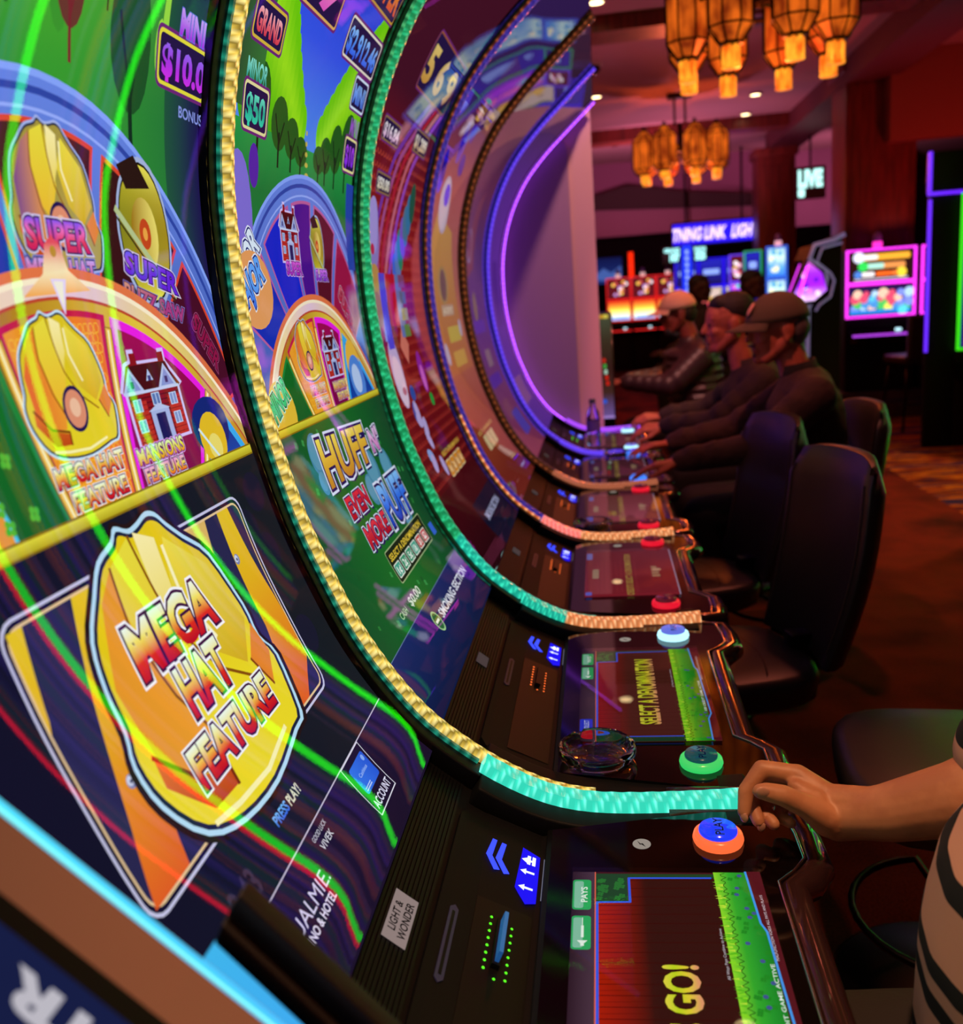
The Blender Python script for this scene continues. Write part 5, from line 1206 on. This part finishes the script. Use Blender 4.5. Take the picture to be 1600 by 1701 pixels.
# ------------------------------------------------------------- people
M_SKIN_DIM = mat('skin_ruddy', '#b8664c', .5, noise=(22, '#a4543e', 4, (1, 1, 1)))
M_HAIR = mat('dark_hair', '#1c1210', .7, bump=(180, .5, .004)); M_GREYHAIR = mat('greying_hair', '#5c4c48', .8, bump=(180, .5, .004))
M_EYE = mat('eye_dark', '#180c0a', .2)
def V(*a): return Vector(a)
def head(mb, C, k=1.0, pitch=0.0, yaw=0.0):
    """skull with a face looking along -X; C is the centre of the skull"""
    R = Matrix.Rotation(yaw, 3, 'Z') @ Matrix.Rotation(-pitch, 3, 'Y'); C = Vector(C)
    q = lambda x, y, z: C+R @ (Vector((x, y, z))*k)
    B = lambda p, r: mb.ball(q(*p), tuple(a*k for a in r), 18, R)
    K = lambda a, b, ra, rb: mb.capsule(q(*a), q(*b), ra*k, rb*k, 12)
    B((.018, 0, .035), (.096, .076, .092)); B((-.038, 0, .03), (.052, .062, .07)); B((-.032, 0, -.03), (.056, .056, .075))
    for s in (-1, 1):
        K((.015, s*.050, -.045), (-.050, s*.022, -.098), .026, .021); B((-.055, s*.034, -.025), (.026, .022, .024)); K((-.080, s*.008, .028), (-.066, s*.045, .030), .0115, .010)
        B((.020, s*.075, -.006), (.024, .009, .034)); B((.012, s*.079, -.034), (.010, .007, .012)); B((-.082, s*.012, -.031), (.012, .009, .009))
        B((-.068, s*.028, .010), (.016, .015, .012))
    K((-.082, 0, .018), (-.104, 0, -.024), .010, .0125); K((-.084, -.018, -.0555), (-.084, .018, -.0555), .0085, .0085); K((-.088, 0, -.0545), (-.0885, 0, -.0645), .0095, .0095); K((-.080, -.015, -.068), (-.080, .015, -.068), .0085, .0085)
    B((-.072, 0, -.098), (.022, .022, .019)); B((-.045, 0, -.088), (.040, .035, .030))
    K((.035, 0, -.05), (.062, 0, -.19), .052, .060)
    return q, R
def hand(mb, w, F, N, side=1, k=1.0, curl=.35, thick=1.0, spread=.10):
    """w wrist, F towards the fingertips, N out of the back of the hand; side +1 puts the thumb along N x F"""
    w = Vector(w); F = Vector(F).normalized(); N = Vector(N); N = (N-F*N.dot(F)).normalized(); S = N.cross(F)*side
    for i, s_ in enumerate((.030, .010, -.010, -.028)):
        base = w+F*(.020*k)+S*s_*.55*k; mc = w+F*((.088, .092, .087, .078)[i]*k)+S*s_*k+N*.004*k
        mb.capsule(base, mc, .014*k*thick, .0115*k*thick, 10)
        a = curl*(.6+.1*i); p = mc; L = (.042, .046, .042, .033)[i]*k; dirv = F; rr = .0092*k*thick*(.85 if i == 3 else 1)
        sp = S*(s_*spread/.03)
        for j, (l, c_) in enumerate(((1, a), (.65, a*1.5), (.5, a))):
            dirv = (dirv*math.cos(c_)-N*math.sin(c_)) ; dirv = (dirv+(sp*.3 if j == 0 else Vector())).normalized()
            e = p+dirv*L*l; mb.capsule(p, e, rr*(1-.08*j), rr*(.92-.08*j), 10); p = e
    c0 = w+F*.022*k+S*.022*k-N*.006*k; c1 = c0+F*.034*k+S*.024*k-N*.008*k; c2 = c1+F*.034*k+S*.010*k-N*.006*k; c3 = c2+F*.026*k-N*.004*k
    for a_, b_, r0, r1 in ((c0, c1, .016, .012), (c1, c2, .0115, .0105), (c2, c3, .0105, .0085)): mb.capsule(a_, b_, r0*k*thick, r1*k*thick, 10)
def limb(mb, pts, rs, n=14):
    for i in range(len(pts)-1): mb.capsule(pts[i], pts[i+1], rs[i], rs[i+1], n)
def person(label, headc, hk, pitch, yaw, neckbase, shoulders, elbows, wrists, pelvis, skin, jacket, girth, hair, cap=None, knees=None, handspec=None, collar=None, vox=.0055, puff=False, feet_z=.0, trousers='#141012', group=None):
    body = MB(); q, R = head(body, headc, hk, pitch, yaw)
    pe = Vector(pelvis); nb = Vector(neckbase); ch = pe.lerp(nb, .68)
    body.capsule(pe, ch, .13, .14); body.capsule(ch, nb-Vector((0, 0, .04)), .13, .07)
    for i in (0, 1):
        limb(body, [shoulders[i], elbows[i], wrists[i]], [.048, .038, .028]); body.capsule(ch+Vector((0, 0, .06)), shoulders[i], .09, .05)
        kn = Vector(knees[i]); limb(body, [pe+Vector((0, (-.08, .08)[i], 0)), kn, (kn.x+.05, kn.y, .09), (kn.x-.09, kn.y, .045)], [.08, .052, .036, .032])
        if handspec: hand(body, wrists[i], handspec[i][0], handspec[i][1], handspec[i][2], .98, handspec[i][3])
    o = body.build('person', skin, None, remesh=vox, smoothit=3); tag(o, label, 'person', group)
    # jacket
    j = MB()
    g = girth
    j.capsule(pe+Vector((0, 0, -.02)), ch, g*1.05, g); j.capsule(ch, nb-Vector((0, 0, .07)), g*.98, g*.62)
    for i in (0, 1):
        sh = Vector(shoulders[i]); el = Vector(elbows[i]); wr = Vector(wrists[i])
        j.capsule(ch+Vector((0, 0, .08)), sh, g*.75, .072); cuff = el.lerp(wr, .93)
        limb(j, [sh, sh.lerp(el, .5), el, el.lerp(wr, .5), cuff], [.078, .070, .060, .052, .044])
        if puff:
            for t in range(5): j.ball(sh.lerp(el, t/5), .088-.002*t); j.ball(el.lerp(wr, t/5+.05), .074-.004*t)
        else:   # a few soft folds
            for t in (.3, .62, .9): p = sh.lerp(el, t); j.ball(p+Vector((0, -.012, .012)), (.066, .062, .066))
            for t in (.15, .5, .78): p = el.lerp(wr, t); j.ball(p+Vector((0, -.010, .006)), (.052, .050, .052))
    if puff:
        for t in range(9):
            p = pe.lerp(nb, t/10+.05); j.ball(p, (g*1.22, g*1.30, .05))
    jo = j.build('jacket', jacket, o, remesh=.011, smoothit=3)
    c = MB(); c.tube([nb+Vector((.005, 0, -.05)), nb+Vector((-.005, 0, .0)), nb+Vector((-.012, 0, .035))], [.085, .070, .066], 20, cap=False)
    co = c.build('collar', collar or jacket, o, smooth=True); sd = co.modifiers.new('t', 'SOLIDIFY'); sd.thickness = .012
    t = MB()
    for i in (0, 1):
        kn = Vector(knees[i]); limb(t, [pe+Vector((0, (-.08, .08)[i], -.01)), kn, (kn.x+.05, kn.y, .10)], [.105, .075, .055])
    t.build('trousers', mat('trousers_cloth', trousers, .8) if 'trousers_cloth' not in bpy.data.materials else bpy.data.materials['trousers_cloth'], o, remesh=.014)
    for i in (0, 1):
        kn = Vector(knees[i]); s = MB(); s.capsule((kn.x+.07, kn.y, .05), (kn.x-.13, kn.y, .04), .045, .038); s.build('shoe', M_BLACK, o, smooth=True)
    for s_ in (-1, 1):
        e = MB(); e.ball(q(-.0795, s_*.029, .0085), tuple(a*hk for a in (.0075, .011, .006)), 10, R); e.build('eye', M_EYE, o, smooth=True)
    if hair:
        hm, style = hair; h = MB()
        if style == 'short':
            h.ball(q(.034, 0, .060), tuple(a*hk for a in (.090, .079, .080)), 20, R); h.capsule(q(-.035, -.032, .093), q(-.035, .032, .093), .026*hk, .026*hk); h.ball(q(-.015, 0, .085), tuple(a*hk for a in (.060, .062, .045)), 16, R); h.ball(q(.075, 0, .0), tuple(a*hk for a in (.045, .066, .07)), 16, R)
        else:
            h.ball(q(.058, 0, -.002), tuple(a*hk for a in (.060, .0745, .072)), 18, R)
        h.build('hair', hm, o, remesh=.005)
    if cap:
        cm, patch = cap; n = 24; b = MB(); vs = []; fs = []
        for i in range(9):
            t_ = i/8*PI*.5
            for k in range(n):
                a = 2*PI*k/n; fr = (1+.05*max(0, -math.cos(a)))
                rx, ry, rz_ = .112*fr, .088, .105
                vs.append(q(.010+rx*math.cos(t_)*math.cos(a), ry*math.cos(t_)*math.sin(a), .030+rz_*math.sin(t_)))
        for i in range(8):
            for k in range(n): fs.append((i*n+k, i*n+(k+1) % n, (i+1)*n+(k+1) % n, (i+1)*n+k))
        b.add(vs, fs); cp = b.build('cap', cm, o, smooth=True); sd = cp.modifiers.new('t', 'SOLIDIFY'); sd.thickness = .004
        b = MB(); vs = []; fs = []
        for i in range(6):
            for k in range(15):
                a = PI+(k-7)/7*1.05; r_ = i/5
                vs.append(q(.010+(.108+.088*r_*math.cos((k-7)/7*1.2))*math.cos(a), (.088+.010*r_)*math.sin(a)*.98, 0.040-.022*r_-.012*abs((k-7)/7)**2*(.4+r_)))
        for i in range(5):
            for k in range(14): fs.append((i*15+k, i*15+k+1, (i+1)*15+k+1, (i+1)*15+k))
        b.add(vs, fs); br = b.build('brim', cm, cp, smooth=True); sd = br.modifiers.new('t', 'SOLIDIFY'); sd.thickness = .004
        if patch:
            b = MB(); b.ball(q(-.092, -.022, .085), tuple(a*hk for a in (.006, .018, .026)), 10, R @ Matrix.Rotation(.6, 3, 'Y')); b.build('cap_emblem', mat('cap_emblem_pink', '#d8a090', .7), cp, smooth=True)
    return o, q, R
M_JBROWN = mat('dark_brown_cloth', '#3a2420', .85, bump=(13, .8, .02)); M_JBLACK = mat('black_brown_cloth', '#2c1e1c', .85, bump=(13, .8, .02))
M_PUFF = mat('dark_puffer_nylon', '#3a2834', .38, bump=(25, .3, .006)); M_TURTLE = mat('black_knit', '#0c0a0a', .9)
M_OLIVE = mat('olive_cap_cloth', '#5a4c3c', .85, bump=(300, .3, .001)); M_PALECAP = mat('pale_pink_cap_cloth', '#e0b0a4', .8)
# man in the olive cap
o, q, R = person('man in an olive baseball cap and dark brown jacket, pressing a lit button', (.665, 3.68, 1.292), 1.04, .08, .12, (.755, 3.68, 1.13),
    [(.77, 3.50, 1.05), (.79, 3.86, 1.05)], [(.55, 3.44, .885), (.56, 3.96, .885)], [(.27, 3.50, .835), (.28, 3.98, .830)], (.80, 3.68, .62),
    M_SKIN_DIM, M_JBROWN, .150, (M_GREYHAIR, 'low'), (M_OLIVE, True), [(.36, 3.57, .61), (.36, 3.80, .61)],
    [(V(-1, -.15, -.12), V(-.1, 0, 1), 1, .28), (V(-1, -.1, -.10), V(-.1, 0, 1), -1, .28)], M_TURTLE)
b = MB(); b.capsule(q(-.097, -.022, -.047), q(-.097, .022, -.047), .007, .007, 10); b.ball(q(-.088, 0, -.082), (.008, .014, .012), 10); b.build('moustache', mat('grey_whiskers', '#6a5550', .9), o, remesh=.003)
# bareheaded man
o, q, R = person('bareheaded man with short dark greying hair in a dark jacket, facing the machines', (.585, 4.45, 1.292), 1.06, .05, .05, (.685, 4.45, 1.10),
    [(.72, 4.26, 1.03), (.73, 4.64, 1.03)], [(.52, 4.27, .87), (.54, 4.76, .87)], [(.28, 4.40, .845), (.30, 4.74, .845)], (.76, 4.45, .62),
    M_SKIN_DIM, M_JBLACK, .160, (M_HAIR, 'short'), None, [(.36, 4.34, .61), (.36, 4.58, .61)],
    [(V(-1, .1, -.12), V(0, -.5, 1), 1, .5), (V(-1, 0, -.05), V(0, -.4, 1), -1, .6)])
b = MB(); b.capsule(q(-.0925, -.02, -.046), q(-.0925, .02, -.046), .006, .006, 10); b.ball(q(-.086, 0, -.090), (.012, .020, .016), 12); b.build('goatee', bpy.data.materials['grey_whiskers'], o, remesh=.003)
# man in the pale cap, beyond the end wall
o, q, R = person('man in a pale pink cap and dark puffer jacket, reaching left past the end wall', (.487, 6.0, 1.315), 1.02, .10, .0, (.56, 6.0, 1.14),
    [(.60, 5.82, 1.05), (.61, 6.18, 1.05)], [(.42, 5.76, .90), (.43, 6.26, .90)], [(.13, 5.84, .93), (.16, 6.20, .90)], (.62, 6.0, .62),
    mat('skin_deep', '#8a4038', .5), M_PUFF, .155, (M_HAIR, 'low'), (M_PALECAP, False), [(.2, 5.9, .6), (.2, 6.1, .6)],
    [(V(-1, 0, 0), V(0, 0, 1), 1, .3), (V(-1, 0, 0), V(0, 0, 1), -1, .3)], puff=True)
b = MB(); b.ball(q(-.060, 0, -.105), (.034, .05, .030), 16, R); b.ball(q(-.02, 0, -.125), (.03, .055, .025), 14, R); b.build('face_mask', mat('dark_mask', '#20202c', .8), o, remesh=.006)
b = MB(); b.tube([q(-.088, -.055, .012), q(-.088, -.012, .014), q(-.090, 0, .016), q(-.088, .012, .014), q(-.088, .055, .012), q(0, .080, .012)], .003, 8); b.tube([q(-.088, -.055, .012), q(0, -.080, .012)], .003, 8); b.build('glasses', M_BLACK, o)
# two dark figures far behind
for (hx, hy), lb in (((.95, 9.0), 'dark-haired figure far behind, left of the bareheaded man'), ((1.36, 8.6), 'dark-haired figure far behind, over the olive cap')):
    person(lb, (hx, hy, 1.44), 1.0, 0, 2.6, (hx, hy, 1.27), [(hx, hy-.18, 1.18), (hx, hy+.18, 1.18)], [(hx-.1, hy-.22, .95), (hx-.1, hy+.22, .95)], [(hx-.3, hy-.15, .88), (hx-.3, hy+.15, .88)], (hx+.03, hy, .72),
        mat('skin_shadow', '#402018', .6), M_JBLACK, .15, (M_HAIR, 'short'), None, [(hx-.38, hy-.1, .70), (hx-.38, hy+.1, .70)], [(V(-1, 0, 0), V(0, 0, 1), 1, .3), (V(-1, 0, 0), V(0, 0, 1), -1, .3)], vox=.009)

# ------------------------------------------------------------- the near person: forearm, hand, striped shirt
def near_person():
    body = MB()
    head(body, (.66, .80, 1.42), 1.04, .1, 0)
    pe = V(.60, .80, .62)
    body.capsule(pe, (.60, .80, 1.0), .14, .15); body.capsule((.60, .80, 1.0), (.68, .80, 1.20), .14, .09)
    body.capsule((.64, .80, 1.08), (.62, 1.0, 1.12), .09, .06)
    body.capsule((.64, .80, 1.08), (.64, .60, 1.12), .09, .06)
    # right arm: shoulder, elbow, wrist
    limb(body, [(.62, 1.0, 1.12), (.52, 1.02, .985), (.455, 1.0, .925), (.387, 1.015, .882), (.317, 1.045, .846), (.270, 1.068, .828)], [.058, .050, .047, .043, .034, .0275], 20)
    limb(body, [(.64, .60, 1.12), (.58, .50, .90), (.36, .48, .86)], [.055, .045, .03])
    # forearm is broader than it is thick near the wrist
    body.capsule((.300, 1.055, .850), (.262, 1.076, .842), .022, .022, 14); body.capsule((.300, 1.050, .830), (.262, 1.066, .818), .020, .021, 14)
    # palm block: metacarpals
    W1 = V(.262, 1.076, .840); W2 = V(.258, 1.072, .818)
    mc = [V(.222, 1.100, .866), V(.226, 1.122, .850), V(.230, 1.132, .832), V(.238, 1.134, .816)]
    for i, m in enumerate(mc): body.capsule(W1.lerp(W2, i/3)+V(0, .004*i, 0), m, .0195-.0015*i, .0138-.0008*i, 14)
    body.capsule((.252, 1.062, .826), (.226, 1.075, .842), .022, .017, 14); body.capsule((.250, 1.09, .822), (.236, 1.115, .822), .020, .016, 14)
    # web between thumb and index
    body.capsule((.238, 1.066, .850), (.216, 1.082, .860), .013, .010, 12)
    fing = [
        ([V(.222, 1.100, .866), V(.180, 1.106, .871), V(.158, 1.092, .848), V(.1535, 1.080, .826)], [.0130, .0118, .0105, .0085]),
        ([V(.226, 1.122, .850), V(.184, 1.130, .848), V(.166, 1.112, .822), V(.173, 1.092, .806)], [.0128, .0116, .0104, .0086]),
        ([V(.230, 1.132, .832), V(.195, 1.138, .826), V(.182, 1.120, .804), V(.193, 1.100, .797)], [.0122, .0110, .0100, .0084]),
        ([V(.238, 1.134, .816), V(.212, 1.138, .806), V(.204, 1.122, .795), V(.215, 1.106, .795)], [.0110, .0098, .0088, .0076])]
    for P, r in fing: limb(body, P, r, 14)
    # thumb from the side of the palm
    limb(body, [V(.248, 1.058, .832), V(.222, 1.054, .850), V(.196, 1.050, .866), V(.1755, 1.050, .8715)], [.0195, .0148, .0130, .0112], 16)
    body.ball((.171, 1.049, .8725), (.0125, .0105, .0095), 14)
    for i in (0, 1):
        kn = V(.20, .70+.22*i, .575); limb(body, [pe+V(0, (-.09, .09)[i], -.02), kn, (kn.x+.05, kn.y, .12), (kn.x-.08, kn.y, .05)], [.085, .055, .04, .035])
    body.capsule((.36, .48, .86), (.26, .50, .84), .026, .024); hand(body, (.30, .49, .85), V(-1, .1, -.1), V(0, 0, 1), -1, .98, .4)
    o = body.build('person', M_SKIN, None, remesh=.0028, smoothit=3)
    tag(o, 'person in a striped shirt at the right edge, hand resting on the nearest console', 'person')
    # nails
    for c_, r_, rt in (((.1700, 1.0400, .8765), (.0090, .0022, .0070), (0, .25, .10)), ((.1525, 1.0735, .8225), (.0055, .0022, .0068), (0, 0, -.5)), ((.1755, 1.0865, .8015), (.0055, .002, .0068), (0, 0, .1))):
        n = MB(); n.ball(c_, r_, 14, Euler(rt).to_matrix()); n.build('fingernail', bpy.data.materials.get('nail') or mat('nail', '#d89a80', .22), o, smooth=True)
    # shirt with dark stripe pairs
    m = bpy.data.materials.new('striped_shirt_cloth'); m.use_nodes = True; nt = m.node_tree; bs = nt.nodes['Principled BSDF']; bs.inputs['Roughness'].default_value = .9
    tc = nt.nodes.new('ShaderNodeTexCoord'); sp = nt.nodes.new('ShaderNodeSeparateXYZ'); nt.links.new(tc.outputs['Object'], sp.inputs[0])
    def M(op, a, b_):
        n = nt.nodes.new('ShaderNodeMath'); n.operation = op
        for i, v in enumerate((a, b_)):
            if isinstance(v, (int, float)): n.inputs[i].default_value = v
            else: nt.links.new(v, n.inputs[i])
        return n.outputs[0]
    zz = M('ADD', sp.outputs['Z'], M('MULTIPLY', sp.outputs['X'], -.55)); fr = M('FRACT', M('DIVIDE', M('ADD', zz, 2.0), .105), 0)
    s1 = M('MULTIPLY', M('GREATER_THAN', fr, .10), M('LESS_THAN', fr, .28)); s2 = M('MULTIPLY', M('GREATER_THAN', fr, .42), M('LESS_THAN', fr, .60))
    mx = nt.nodes.new('ShaderNodeMixRGB'); nt.links.new(M('ADD', s1, s2), mx.inputs[0]); mx.inputs[1].default_value = lin('#d8a08a'); mx.inputs[2].default_value = lin('#0c1014'); nt.links.new(mx.outputs[0], bs.inputs['Base Color'])
    s = MB()
    s.capsule((.492, .80, .66), (.492, .80, .84), .215, .210, 24); s.capsule((.495, .80, .84), (.62, .80, 1.12), .200, .15, 24); s.capsule((.66, .80, 1.14), (.63, 1.0, 1.13), .12, .078); s.capsule((.66, .80, 1.14), (.64, .60, 1.13), .12, .078)
    limb(s, [(.62, 1.0, 1.13), (.52, 1.015, 1.00), (.448, 1.012, .935)], [.082, .078, .072], 20); limb(s, [(.64, .60, 1.13), (.60, .53, .98)], [.080, .068])
    s.build('striped_shirt', m, o, remesh=.008, smoothit=5)
    t = MB()
    for i in (0, 1):
        kn = V(.215, .70+.24*i, .575); limb(t, [pe+V(0, (-.09, .09)[i], -.03), kn, (kn.x+.05, kn.y, .12)], [.125, .085, .06], 18)
    t.build('trousers', mat('dark_slacks', '#281e1a', .85, bump=(90, .3, .003)), o, remesh=.010)
    h = MB(); h.ball((.69, .80, 1.48), (.10, .082, .085), 18); h.build('hair', M_HAIR, o, smooth=True)
    for i in (0, 1):
        s = MB(); s.capsule((.30, .70+.22*i, .05), (.10, .70+.22*i, .045), .045, .04); s.build('shoe', M_BLACK, o, smooth=True)
near_person()
chair((.62, .80, 0), 0, 'swivel chair under the person in the striped shirt', .42, .50)
